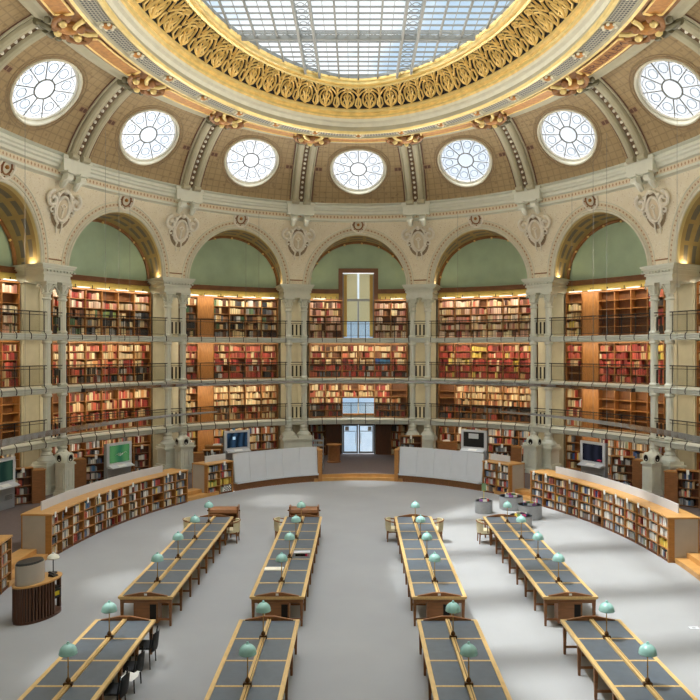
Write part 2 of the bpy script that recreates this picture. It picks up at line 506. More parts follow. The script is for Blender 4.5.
# fill corners that the rays miss (rectangle corners) are reached by rays only approximately: add cover behind cornice
# soffits
m = MB()
for c in range(-8, 8):
    rows = []; uvs = []
    back = DW-(1.5 if c == -8 else 0)
    for j in range(NPH+1):
        ph = pi*j/NPH; uu = c-.391*cos(ph); z = ZS+RA*sin(ph)
        f = lean(z)
        rows.append([P(uu, f+(back-f)*k/4, z) for k in range(5)])
        uvs.append([(RA*ph, k/4) for k in range(5)])
    m.grid(rows, 0, uvs)
struct(m, 'ceiling_soffits', 'soffit', smooth=True)
# archivolt mouldings and bead band, one trim per visible arch
for c in range(-4, 5):
    m = MB()
    def arc(r, off, n=44):
        return [(lambda uu, z: P(uu, lean(z)+off, z))(c-r*cos(pi*j/n)/W(0), ZS+r*sin(pi*j/n)) for j in range(n+1)]
    m.tube(arc(RA+.03, .02), .07, 8, mi=0)
    m.tube(arc(RA+.17, .01), .045, 6, mi=0)
    m.tube(arc(RA+.42, .0), .035, 6, mi=0)
    # bead band between
    a = arc(RA+.22, .015, 44); b = arc(RA+.36, .015, 44)
    uv = [[(pi*RA*j/44, .0), (pi*RA*j/44, .22)] for j in range(45)]
    m.grid([[p, q] for p, q in zip(a, b)], 1, uv, flip=True)
    # inner rib where the soffit meets the back wall
    bk = [P(c-.391*cos(pi*j/44)*.985, DW+.12, ZS+RA*.985*sin(pi*j/44)) for j in range(45)]
    m.tube(bk, .1, 6, mi=3)
    for j in range(3, 42, 5):
        p = P(c-.391*cos(pi*j/44)*.96, DW+.22, ZS+RA*.955*sin(pi*j/44))
        m.lathe([(0,-.07),(.06,-.04),(.07,0),(.06,.04),(0,.07)], p, 8, mi=2)
    struct(m, 'trim_%d' % (20+c), ['stone_l', 'bead', 'gold', 'ornb'], smooth=True)
# roundel on every crown
def sph(mb, p, r, mi=0, sx=1, sy=1, n=10):
    mb.lathe([(0,-r),(r*.5,-r*.87),(r*.87,-r*.5),(r,0),(r*.87,r*.5),(r*.5,r*.87),(0,r)], p, n, mi, sx=sx, sy=sy)
def on(u, z, x, y, off):
    """point x metres right, y up, off metres proud of the leaning spandrel at (u,z)"""
    zz = z+y; return P(u+x/W(lean(zz)), lean(zz)+off, zz)
for c in range(-3, 4):
    m = MB(); z = 14.22
    m.tube([on(c, z, .42*cos(a), .42*sin(a), .07) for a in [2*pi*k/24 for k in range(24)]], .06, 8, True)
    m.tube([on(c, z, .26*cos(a), .26*sin(a), .09) for a in [2*pi*k/20 for k in range(20)]], .04, 6, True, mi=1)
    m.add([on(c, z, .44*cos(2*pi*k/24), .44*sin(2*pi*k/24), .05) for k in range(24)], [tuple(range(24))], 2)
    sph(m, on(c, z, 0, 0, .1), .09, 3)
    for k in range(8):
        sph(m, on(c, z, .34*cos(2*pi*k/8), .34*sin(2*pi*k/8), .09), .035, 1)
    w = {0: 'above the entrance arch'}.get(c, 'above the %s arch %s of the entrance arch' % (ORD[abs(c)-1], side(c)))
    o = m.build('roundel', ['ornw', 'ornb', 'stone_l', 'orno'], smooth=True, loc=on(c, z, 0, 0, 0))
    tag(o, 'small carved round medallion '+w, 'medallion', 'medallions over the arches')

# main cornice (ring) + architrave band
m = MB()
m.loft([(1.45, 14.35), (1.75, 14.4), (1.75, 14.5)], -8, 8, 256, [0, 0])
m.loft([(1.75, 14.5), (1.78, 14.72)], -8, 8, 256, [1])
m.loft([(1.78, 14.72), (1.95, 14.76), (1.95, 14.9), (2.06, 14.95), (2.08, 15.03), (2.16, 15.08), (2.16, 15.2), (2.1, 15.24), (2.35, 15.3)], -8, 8, 256)
struct(m, 'trim_2', ['stone', 'bead'])
# backing behind the cornice so no daylight leaks between wall and vault
# pier blocks on the cornice with corbels, and carved cartouches under them
def spiral(u, z, x, y, r0, r1, a0, turns, off, n=22, sx=1):
    return [on(u, z, x+sx*(r0+(r1-r0)*k/n)*cos(a0+turns*2*pi*k/n), y+(r0+(r1-r0)*k/n)*sin(a0+turns*2*pi*k/n), off) for k in range(n+1)]
for k in range(-4, 4):
    u = k+.5
    w = '%s pier %s of the entrance arch' % (ORD[int(abs(u)-.5)], side(u))
    m = MB()
    hw = .78/W(2)
    m.cbox(u-hw, u+hw, 1.4, 2.28, 14.62, 15.3, 2)
    m.cbox(u-hw*1.08, u+hw*1.08, 1.4, 2.34, 15.14, 15.28, 2)
    for sx in (-1, 1):
        uc = u+sx*.38/W(2)
        pts = [P(uc, 1.5, 14.12), P(uc, 1.75, 14.25), P(uc, 1.95, 14.42), P(uc, 2.1, 14.6)]
        m.tube(pts, .13, 8, r2=.21)
        m.tube([P(uc-.17/W(2), 2.1, 14.42), P(uc+.17/W(2), 2.1, 14.42)], .15, 10)
        m.cbox(uc-.22/W(2), uc+.22/W(2), 1.5, 2.35, 14.56, 14.66, 1)
    struct(m, 'trim_%d' % (40+k), 'stone', smooth=True)
    m = MB(); z = 13.25
    # shield
    shp = []
    for q in range(20):
        a = 2*pi*q/20; shp.append(on(u, z, .36*cos(a), .5*sin(a)-.0, .14))
    m.tube(shp, .07, 8, True)
    rows = []
    for rr, of in ((.0, .22), (.5, .2), (1, .1)):
        rows.append([on(u, z, .33*rr*cos(2*pi*q/20), .46*rr*sin(2*pi*q/20), of) for q in range(21)])
    m.grid(rows, 1)
    m.add([on(u, z, .62*cos(2*pi*q/24), .8*sin(2*pi*q/24)-.02, .035) for q in range(24)], [tuple(range(24))], 2)  # brown-grey disc paints the recess shade behind the shield
    for sx in (-1, 1):
        m.tube(spiral(u, z, sx*.66, .32, .34, .06, R(90), 1.2, .16, sx=-sx), .085, 7)
        m.tube(spiral(u, z, sx*.58, -.12, .2, .04, R(-60), 1.1, .12, sx=-sx), .05, 7)
        m.tube([on(u, z, sx*.12, .75, .1), on(u, z, sx*.3, .62, .16), on(u, z, sx*.42, .35, .16), on(u, z, sx*.46, 0, .14), on(u, z, sx*.34, -.4, .12), on(u, z, sx*.1, -.62, .1)], .06, 7)
        m.tube([on(u, z, sx*.13, -.55, .1), on(u, z, sx*.16, -.8, .08), on(u, z, sx*.12, -1.02, .05)], .05, 6, r2=.03)
        sph(m, on(u, z, sx*.4, .55, .12), .1)
    m.tube([on(u, z, 0, .2, .2), on(u, z, .14, .1, .22), on(u, z, 0, 0, .22), on(u, z, -.14, .1, .22), on(u, z, 0, .2, .2)], .04, 6)
    m.tube([on(u, z, 0, -.02, .22), on(u, z, 0, -.38, .18)], .06, 6)
    sph(m, on(u, z, 0, .72, .14), .13)
    o = m.build('carved_cartouche', ['ornw', mat('cartouche_shield', (214, 200, 174), .6), mat('cartouche_recess_shade', (150, 132, 106), .7)], smooth=True, angle=50, loc=on(u, z, 0, 0, 0))
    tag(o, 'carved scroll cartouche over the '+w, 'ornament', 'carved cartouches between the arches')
    # framed border at the foot of the spandrel
    m = MB()
    zz = 11.05
    m.tube([on(u, zz, -.4, 0, .02), on(u, zz, .4, 0, .02)], .035, 6)
    struct(m, 'trim_%d' % (60+k), 'ornb')

# ------------------------------------------------------------------ vault with oculi
BL = .42
prof = [(2.2+3.4*(BL*(1-cos(R(k)))+(1-BL)*k/90), 15.3+2.75*(BL*sin(R(k))+(1-BL)*k/90)) for k in range(91)]
ps = [0]
for k in range(1, 91): ps.append(ps[-1]+math.hypot(prof[k][0]-prof[k-1][0], prof[k][1]-prof[k-1][1]))
PL = ps[-1]
def pv(s):
    s = max(0, min(PL-1e-6, s)); k = 0
    lo, hi = 0, 90
    while hi-lo > 1:
        mm = (lo+hi)//2
        if ps[mm] <= s: lo = mm
        else: hi = mm
    f = (s-ps[lo])/(ps[hi]-ps[lo])
    return (prof[lo][0]*(1-f)+prof[hi][0]*f, prof[lo][1]*(1-f)+prof[hi][1]*f)
def V(u, s, off=0.0):
    s = max(.0, min(PL, s)); d, z = pv(s)
    if off:
        d2, z2 = pv(min(PL, s+.05)); d1, z1 = pv(max(0, s-.05)); l = math.hypot(d2-d1, z2-z1)
        d += off*(z2-z1)/l; z -= off*(d2-d1)/l        # off > 0 goes into the room
    return P(u, d, z)
SC = PL*.485; OR = 1.51; s_lo, s_hi = SC-OR, SC+OR
m = MB(); NA = 48
def ocu(c, al, r=OR):
    s = SC+r*sin(al); return c+r*cos(al)/W(pv(s)[0]), s
for c in range(-8, 8):
    rows = []; uvs = []
    wS = W(pv(SC)[0])/2
    cor = [atan2(PL-SC, wS), atan2(PL-SC, -wS), atan2(-SC, -wS)+2*pi, atan2(-SC, wS)+2*pi]
    for al in sorted([2*pi*j/NA for j in range(NA+1)]+cor):
        u0, s0 = ocu(c, al)
        # outer boundary of the bay in (u,s)
        dx, dy = cos(al), sin(al)
        kx = (W(pv(SC)[0])/2)/abs(dx) if abs(dx) > 1e-6 else 1e9
        ky = ((PL-SC)/dy if dy > 0 else -SC/dy) if abs(dy) > 1e-6 else 1e9
        r = min(kx, ky)
        uo = c+r*dx/W(pv(SC)[0]); so = SC+r*dy
        row = []; uv = []
        for i in range(7):
            f = i/6; uu = u0+(uo-u0)*f; ss = s0+(so-s0)*f
            row.append(V(uu, ss)); uv.append((uu*6, ss))
        rows.append(row); uvs.append(uv)
    m.grid(rows, 0, uvs)
    # corner patches
    for sx in (-1, 1):
        for top in (0, 1):
            pass
struct(m, 'ceiling_vault', 'vault', smooth=True)
# rings, window frames, mullions, glass for each oculus
wn = 0
for c in range(-8, 8):
    wn += 1
    dl, zl = pv(s_lo); dh, zh = pv(s_hi)
    L = math.hypot(dh-dl, zh-zl); ed, ez = (dh-dl)/L, (zh-zl)/L
    nd, nz = -ez, ed                                  # outward from the room (away, up)
    cd, cz = (dl+dh)/2+nd*.3, (zl+zh)/2+nz*.3
    def wp(x, y, o=0):
        d = cd+ed*y+nd*o; z = cz+ez*y+nz*o
        return P(c+x/W(d), d, z)
    NR = 40
    m = MB()
    # reveal
    rows = []
    for j in range(NR+1):
        al = 2*pi*j/NR; u0, s0 = ocu(c, al)
        rows.append([V(u0, s0), wp(OR*cos(al)*.99, OR*sin(al)*.99)])
    m.grid(rows, 0)
    vis = abs(c) <= 4
    if vis:
        for rr, of, rad, mm in ((OR+.03, .02, .05, 0), (OR+.16, .01, .03, 1), (OR+.28, .01, .02, 1)):
            m.tube([V(*ocu(c, 2*pi*j/NR, rr), of) for j in range(NR)], rad, 6, True, mi=mm)
    o = struct(m, 'window_%d' % wn, ['stone_l', 'ringtan'], smooth=True)
    f = MB()
    f.tube([wp(OR*.96*cos(2*pi*j/NR), OR*.96*sin(2*pi*j/NR), -.03) for j in range(NR)], .06, 6, True)
    f.build('window_frame', 'white', o, smooth=True)
    if vis:
        f = MB()
        f.tube([wp(OR*.3*cos(2*pi*j/24), OR*.3*sin(2*pi*j/24), -.04) for j in range(24)], .035, 6, True)
        for k in range(10):
            a = 2*pi*k/10+pi/2
            f.tube([wp(OR*.3*cos(a), OR*.3*sin(a), -.04), wp(OR*.93*cos(a), OR*.93*sin(a), -.04)], .024, 5)
            a += pi/10
            f.tube([wp(OR*.65*cos(a)+OR*.14*cos(q), OR*.65*sin(a)+OR*.14*sin(q), -.02) for q in [2*pi*i/14 for i in range(14)]], .02, 4, True, mi=1)
            f.tube([wp(OR*.9*cos(a+b_), OR*(.78+.12*cos(b_/.3*pi/2))*sin(a+b_)/1, -.02) if False else wp(OR*(.9-.1*abs(b_)/.3)*cos(a+b_), OR*(.9-.1*abs(b_)/.3)*sin(a+b_), -.02) for b_ in (-.3, -.2, -.1, 0, .1, .2, .3)], .012, 4)
        f.build('mullion', ['iron_s', 'ringb'], o, smooth=True)
    g = MB(); g.add([wp(OR*cos(2*pi*j/NR), OR*sin(2*pi*j/NR)) for j in range(NR)], [tuple(range(NR))])
    g.build('pane', 'glass_oculus', o)
# brown painted borders + side tabs on the vault panels, and rib pairs
m = MB()
for c in range(-4, 5):
    for sx in (-1, 1):
        for a, b in ((.35, .395),):
            rows = []
            for j in range(15):
                s = .12+(PL-.3)*j/14; w = W(pv(s)[0])
                e = .5-.62/w
                rows.append([V(c+sx*(e-.05/w), s, .012), V(c+sx*(e+.05/w), s, .012)])
            m.grid(rows, 0)
            w = W(pv(SC)[0])
            rows = [[V(c+sx*((.5-.62/w)-.45/w*i/3), SC-.16+.32*j/2, .015) for i in range(4)] for j in range(3)]
            m.grid(rows, 1)
            for q in (0, 1):
                rows = [[V(c+sx*((.5-.62/w)-.04/w-(.2*q+.16*i)/w), SC-.1+.2*j, .03) for i in range(2)] for j in range(2)]
                m.grid(rows, 0)
struct(m, 'trim_3', [mat('maroon_border', (98, 66, 50), .7), mat('tan_tab', (150, 124, 92), .7)])
for k in range(-4, 4):
    u = k+.5; m = MB(); NS = 20
    for sx in (-1, 1):
        pts = []
        for j in range(NS+1):
            s = PL*j/NS; w = W(pv(s)[0]); pts.append(V(u+sx*.32/w, s, .1))
        m.tube(pts, .17, 10, mi=0)
        m.tube([V(u+sx*.55/W(pv(PL*j/NS)[0]), PL*j/NS, .03) for j in range(NS+1)], .05, 6, mi=0)
        # volute feet
        m.tube([V(u+sx*.32/W(2.7)-.2/W(2.7), .1, .22), V(u+sx*.32/W(2.7)+.2/W(2.7), .1, .22)], .14, 10, mi=0)
        m.tube([V(u+sx*.32/W(5.4)-.2/W(5.4), PL-.1, .22), V(u+sx*.32/W(5.4)+.2/W(5.4), PL-.1, .22)], .15, 10, mi=3)
    rows = []
    for j in range(NS+1):
        s = PL*j/NS; w = W(pv(s)[0]); rows.append([V(u-.17/w, s, .06), V(u+.17/w, s, .06)])
    m.grid(rows, 1)
    for j in range(1, 14):
        s = PL*j/14; sph(m, V(u, s, .1), .075, 2, n=8)
    struct(m, 'trim_%d' % (80+k), ['stone_v', mat('rib_brown_fill', (110, 88, 64), .7), 'ornw', 'orng'], smooth=True)
# beam along the head of the vault, name panels, grille band, lip, gold cove
m = MB()
m.loft([(5.55, 18.06), (5.55, 17.9), (5.8, 17.82), (6.0, 17.86), (6.15, 17.86)], -8, 8, 256, [0]*4)
m.loft([(6.15, 17.86), (7.35, 17.74)], -8, 8, 256, [1])
m.loft([(7.35, 17.74), (7.35, 17.64), (7.5, 17.62), (7.55, 17.7)], -8, 8, 256, [0, 2, 0])
m.loft([(7.55, 17.7), (8.2, 17.7)], -8, 8, 256, [0])
m.loft([(8.2, 17.7), (8.26, 17.6), (8.4, 17.6), (8.44, 17.7)], -8, 8, 256, [2, 2, 2])
m.loft([(8.44, 17.7), (8.3, 17.95), (8.36, 18.1), (8.5, 18.16), (8.5, 18.3)], -8, 8, 256, [0, 3, 3, 3])
struct(m, 'ceiling_ring', ['stone_v', 'ornb', 'gold_l', 'stone_l'])
m = MB()
m.loft([(8.5, 18.3), (8.52, 18.38), (8.62, 18.42), (8.6, 18.52), (8.72, 18.56), (8.72, 18.68), (8.66, 18.75)], -8, 8, 256, [0, 1, 0, 0, 1, 1])
m.loft([(9.86, 19.35), (9.95, 19.3), (10.02, 19.36), (10.0, 19.42), (10.14, 19.44), (10.14, 19.56), (10.2, 19.6), (10.2, 19.72)], -8, 8, 256, [0, 1, 1, 0, 1, 0, 0])
struct(m, 'trim_4', ['gold', 'gold_l'], smooth=True)
# cove: dark backing and real openwork in front of it
def cv(v): # v 0..1 across the cove
    a = v*pi/2
    return (8.66+1.2*(1-cos(a)), 18.75+.62*sin(a))
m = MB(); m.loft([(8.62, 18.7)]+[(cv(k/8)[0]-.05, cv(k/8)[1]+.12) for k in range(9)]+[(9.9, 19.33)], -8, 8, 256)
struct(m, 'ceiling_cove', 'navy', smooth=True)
def C(u, v, off=0):
    d, z = cv(v); return P(u, d+off*.6, z-off*.8)
m = MB(); NU = 60; du = 16/NU
def cw(v): return W(cv(v)[0])
for k in range(NU):
    if 15 < k < 45 and not (k < 19 or k > 41): pass
    u0 = -8+du*(k+.5)
    if abs(u0) > 6.2: continue
    w = W(9.1)
    def q(x, v): return C(u0+x*du, v, .0)
    r = .052
    # big ring
    m.tube([q(.30*cos(a), .42+.34*sin(a)) for a in [2*pi*i/14 for i in range(14)]], r, 4, True)
    for sx in (-1, 1):
        # palmette stems
        m.tube([q(0, .02), q(sx*.06, .3), q(sx*.16, .5), q(sx*.1, .62), q(sx*.04, .52)], r, 4)
        m.tube([q(sx*.5, .02), q(sx*.38, .18), q(sx*.42, .42), q(sx*.5, .5)], r, 4)
        m.tube([q(sx*.5, .55), q(sx*.36, .72), q(sx*.2, .84), q(sx*.06, .8)], r, 4)
        m.tube([q(sx*.5, .72), q(sx*.4, .9), q(sx*.28, .99)], r, 4)
        m.tube([q(sx*.06, .96), q(sx*.16, .9), q(sx*.1, .82)], r*.9, 4)
        m.tube([q(sx*.12, .16), q(sx*.2, .26), q(sx*.14, .36)], r*.8, 4)
    m.tube([q(0, .0), q(0, .35), q(0, .72), q(0, .98)], r, 4)
    m.tube([q(.5, .0), q(.5, .98)], r*.8, 4)
o = struct(m, 'trim_5', 'gold', smooth=True)
# grille panels (two per bay) with gilt bosses between; name panels
nm = [0]
for c in range(-5, 6):
    for hx in (-.25, .25):
        u = c+hx; g = MB(); h = .36*.5; rows = []; uvs = []
        for i in range(7):
            uu = u-h+2*h*i/6; rows.append([P(uu, 7.62, 17.685), P(uu, 8.14, 17.685)]); uvs.append([(uu*W(7.9), 0), (uu*W(7.9), .52)])
        g.grid(rows, 0, uvs)
        nm[0] += 1
        o = struct(g, 'trim_%d' % (100+nm[0]), 'grille')
    for hx in (0, .5):
        b_ = MB(); p = P(c+hx, 7.9, 17.66)
        b_.lathe([(.17, .04), (.2, 0), (.12, -.06), (.07, -.09), (0, -.1)], p, 12, 0)
        for a in range(6): sph(b_, (p[0]+.22*cos(a*pi/3), p[1]+.22*sin(a*pi/3), p[2]-.02), .06, 1)
        nm[0] += 1
        struct(b_, 'trim_%d' % (100+nm[0]), ['orno', 'stone_l'], smooth=True)
for c in range(-4, 5):
    rr = root('name_panel', P(c, 6.75, 17.7), 0, 'orange gilded name panel%s, %s' % (' lettered JERUSALEM' if c == 3 else '', 'over the entrance arch' if c == 0 else 'over the %s arch %s of the entrance' % (ORD[abs(c)-1], side(c))), 'panel', 'gilded name panels round the skylight')
    g = MB(); h = .3; rows = []
    g.cbox(c-h, c+h, 6.45, 7.1, 17.72, 17.8, 8)
    g.build('panel_face', 'orno', rr, loc=P(c, 6.75, 17.7))
    g = MB()
    for dd in (6.45, 7.1): g.tube([P(c-h+2*h*i/8, dd, 17.72) for i in range(9)], .04, 6)
    for e in (-1, 1):
        g.tube([P(c+e*h, 6.45, 17.72), P(c+e*h*1.06, 6.78, 17.72), P(c+e*h, 7.1, 17.72)], .05, 6)
    g.build('panel_moulding', 'gold', rr, loc=P(c, 6.75, 17.7), smooth=True)
    if c == 3:
        cu = bpy.data.curves.new('t', 'FONT'); cu.body = 'JERUSALEM'; cu.size = 1; cu.extrude = 0.0; cu.align_x = 'CENTER'; cu.resolution_u = 2
        to = bpy.data.objects.new('t', cu); col.objects.link(to); bpy.context.view_layer.update()
        me = bpy.data.meshes.new_from_object(to); bpy.data.objects.remove(to)
        xs = [v.co.x for v in me.vertices]; wdt = max(xs)-min(xs)
        k = (2*h*.9*W(6.8))/wdt
        g = MB()
        g.add([P(c+v.co.x*k/W(6.8), 6.6+v.co.y*.5, 17.7) for v in me.vertices], [tuple(f.vertices) for f in me.polygons])
        g.build('lettering', 'ornd', rr, loc=P(c, 6.75, 17.7))
# sculptural groups where ribs meet the ring
for k in range(-4, 4):
    u = k+.5; m = MB(); z = 17.72
    def o3(x, d, dz): return P(u+x/W(6.6), d, z+dz)
    m.lathe([(.3,.1),(.34,0),(.3,-.12),(.15,-.2),(0,-.22)], o3(0, 6.5, 0), 12, 0, sx=1.3)
    for sx in (-1, 1):
        m.tube([o3(sx*.2, 6.3, -.1), o3(sx*.5, 6.2, -.14), o3(sx*.8, 6.4, -.12), o3(sx*.95, 6.7, -.08), o3(sx*.8, 6.9, -.06), o3(sx*.66, 6.75, -.08)], .09, 7, mi=2)
        m.tube([o3(sx*.3, 6.0, -.12), o3(sx*.5, 5.85, -.1), o3(sx*.62, 5.65, -.02)], .12, 7, mi=3, r2=.05)
        m.tube([o3(sx*.15, 6.8, -.12), o3(sx*.4, 7.0, -.12), o3(sx*.55, 7.3, -.06)], .08, 6, mi=1)
        sph(m, o3(sx*.55, 6.55, -.1), .15, 1); sph(m, o3(sx*.3, 6.15, -.12), .12, 2); sph(m, o3(sx*.75, 6.1, -.04), .12, 3)
    sph(m, o3(0, 6.95, -.1), .16, 2); sph(m, o3(0, 6.1, -.14), .14, 1)
    o = m.build('sculpted_group', ['orno', 'gold_l', 'ornb', 'orng'], smooth=True, angle=50, loc=o3(0, 6.5, 0))
    tag(o, 'gilded sculpted group topping the rib at the %s pier %s of the entrance' % (ORD[int(abs(u)-.5)], side(u)), 'ornament', 'sculpted groups at the rib heads')

# ------------------------------------------------------------------ skylight
ZG = 19.74
def inside(x, y, d=10.2):
    # point inside offset curve: test via 128-gon
    return _pin(x, y)
_poly = [ell(2*pi*k/180, 10.2) for k in range(180)]
def span_x(y):
    xs = []
    for k in range(180):
        (x0, y0), (x1, y1) = _poly[k], _poly[(k+1) % 180]
        if (y0-y)*(y1-y) <= 0 and y0 != y1: xs.append(x0+(x1-x0)*(y-y0)/(y1-y0))
    return (min(xs), max(xs)) if len(xs) >= 2 else None
def span_y(x):
    ys = []
    for k in range(180):
        (x0, y0), (x1, y1) = _poly[k], _poly[(k+1) % 180]
        if (x0-x)*(x1-x) <= 0 and x0 != x1: ys.append(y0+(y1-y0)*(x-x0)/(x1-x0))
    return (min(ys), max(ys)) if len(ys) >= 2 else None
sky = MB(); sky.loft([(10.2, 19.7), (10.2, 19.85), (10.1, 19.85)], -8, 8, 128)
sk = struct(sky, 'window_20', 'iron_s')
g = MB(); g.add([(x, y, ZG+.05) for x, y in reversed(_poly)], [tuple(range(180))]); g.build('pane', 'glass_sky', sk)
f = MB()
def bar_y(x, w, h, z=ZG):
    x *= .98
    sp = span_y(x)
    if sp: f.box(x-w/2, x+w/2, sp[0], sp[1], z-h, z)
def bar_x(y, w, h, z=ZG):
    sp = span_x(y)
    if sp: f.box(sp[0], sp[1], y-w/2, y+w/2, z-h, z)
xs = [0]+[s*x for s in (1, -1) for x in (.92, 3.38, 4.3, 5.22)]
for x in xs: bar_y(x, .075, .12)
for x in [s*x for s in (1, -1) for x in (.46, 1.38, 2.92, 3.84, 4.76, 5.6)]: bar_y(x, .02, .06)
f.build('glazing_bar', 'iron_s', sk)
f = MB()
y = -11.5
while y < 11.6:
    bar_x(y, .05, .06); y += .541
f.build('cross_bar', 'iron_s', sk)
for s in (1, -1):
    f = MB(); bar_y(s*1.83, .1, .3); bar_y(s*2.46, .1, .3)
    y = -10.5; q = 0
    while y < 10.8:
        f.tube([(s*1.85, y, ZG-.1), (s*1.98, y+.27, ZG-.1), (s*1.85, y+.54, ZG-.1)], .018, 4)
        f.tube([(s*2.44, y, ZG-.1), (s*2.31, y+.27, ZG-.1), (s*2.44, y+.54, ZG-.1)], .018, 4)
        f.tube([(s*2.145+.14*cos(a), y+.27+.14*sin(a), ZG-.1) for a in [i*pi/5 for i in range(10)]], .018, 4, True)
        y += .541
    f.build('girder', 'iron_s', sk, smooth=False)
for yy in (-10.25, -5.92, -1.6, 2.74, 6.85):
    f = MB(); bar_x(yy, .13, .2); bar_x(yy-.3, .04, .08, ZG)
    sp = span_x(yy)
    if sp:
        x = sp[0]
        while x < sp[1]-.3:
            f.tube([(x, yy-.3, ZG-.06), (x+.22, yy-.08, ZG-.08), (x+.45, yy-.3, ZG-.06)], .02, 4); x += .45
    f.build('truss', 'iron_s', sk)

# roof trusses over the glass, seen faintly through it
for i, (y0, x_) in enumerate(((-9.5, 0), (-5.2, 0), (-1.2, 0), (3.6, 0), (8.6, 0))):
    f = MB()
    p, q_ = (-9, y0-1.6, 24.5), (9, y0+1.6, 24.5)
    for dz, w in ((0, .5), (.9, .3)):
        f.add([(p[0], p[1]-w, p[2]+dz), (q_[0], q_[1]-w, p[2]+dz), (q_[0], q_[1]+w, p[2]+dz), (p[0], p[1]+w, p[2]+dz), (p[0], p[1]-w, p[2]+dz+.1), (q_[0], q_[1]-w, p[2]+dz+.1), (q_[0], q_[1]+w, p[2]+dz+.1), (p[0], p[1]+w, p[2]+dz+.1)], HEX)
    for k in range(12):
        x0 = -9+1.5*k; yk = y0+1.6*x0/9
        f.tube([(x0, yk, 24.55), (x0+.75, yk+.13, 25.45), (x0+1.5, yk+.26, 24.55)], .06, 5)
    struct(f, 'trim_%d' % (190+i), mat('roof_truss_paint', (190, 204, 214), .6))
def trans(name, c):
    m = bpy.data.materials.new(name); m.use_nodes = True; nt = m.node_tree; nt.nodes.clear()
    a = nt.nodes.new('ShaderNodeBsdfDiffuse'); b = nt.nodes.new('ShaderNodeBsdfTranslucent'); x = nt.nodes.new('ShaderNodeMixShader'); x.inputs[0].default_value = .6
    a.inputs[0].default_value = lin(c); b.inputs[0].default_value = lin(c)
    o = nt.nodes.new('ShaderNodeOutputMaterial'); nt.links.new(a.outputs[0], x.inputs[1]); nt.links.new(b.outputs[0], x.inputs[2]); nt.links.new(x.outputs[0], o.inputs[0]); return m
# ------------------------------------------------------------------ columns
def piername(u):
    return '%s pier %s of the entrance' % (ORD[int(abs(u)-.5)], side(u))
def column_parts(rt):
    m = MB(); n = 20
    segs = []
    zb = 2.02
    for a, b in ((2.2, SL[0]-.2), (SL[0]+.2, SL[1]-.2), (SL[1]+.2, SL[2]-.2), (SL[2]+.2, 9.2)):
        m.lathe([(.178, a), (.172, b)], (0,0,0), 24, 0, flute=.07)
    m.build('shaft', 'stone', rt, smooth=True, angle=20)
    for zz in SL:
        m = MB(); m.lathe([(.2, zz-.3), (.235, zz-.26), (.235, zz-.2), (.21, zz-.17), (.21, zz+.17), (.24, zz+.2), (.24, zz+.26), (.19, zz+.32), (.178, zz+.34)], (0,0,0), 20)
        m.build('collar', 'stone', rt, smooth=True)
    m = MB(); m.lathe([(.42, 1.76), (.42, 1.84), (.4, 1.86), (.36, 1.92), (.27, 2.0), (.25, 2.04), (.27, 2.08), (.22, 2.14), (.19, 2.24)], (0,0,0), 24)
    m.build('base', 'stone', rt, smooth=True)
    m = MB()
    m.lathe([(.18, 9.14), (.225, 9.18), (.225, 9.24), (.18, 9.27), (.185, 9.5), (.2, 9.7), (.25, 9.86), (.27, 9.9)], (0,0,0), 16)
    m.lathe([(.2, 9.4), (.235, 9.42), (.235, 9.46), (.19, 9.48)], (0,0,0), 16)
    for k in range(8):
        a = k*pi/4
        m.tube([(.19*cos(a), .19*sin(a), 9.5), (.23*cos(a), .23*sin(a), 9.6), (.27*cos(a), .27*sin(a), 9.66), (.25*cos(a), .25*sin(a), 9.6)], .045, 6, r2=.025)
    for k in range(4):
        a = k*pi/2+pi/4; ca, sa = cos(a), sin(a)
        m.tube([(.2*ca, .2*sa, 9.62), (.27*ca, .27*sa, 9.8), (.37*ca, .37*sa, 9.86), (.42*ca, .42*sa, 9.8), (.38*ca, .38*sa, 9.73), (.34*ca, .34*sa, 9.78)], .042, 6)
    m.box(-.31, .31, -.31, .31, 9.88, 9.98)
    m.build('capital', 'stone', rt, smooth=True)
proto = None
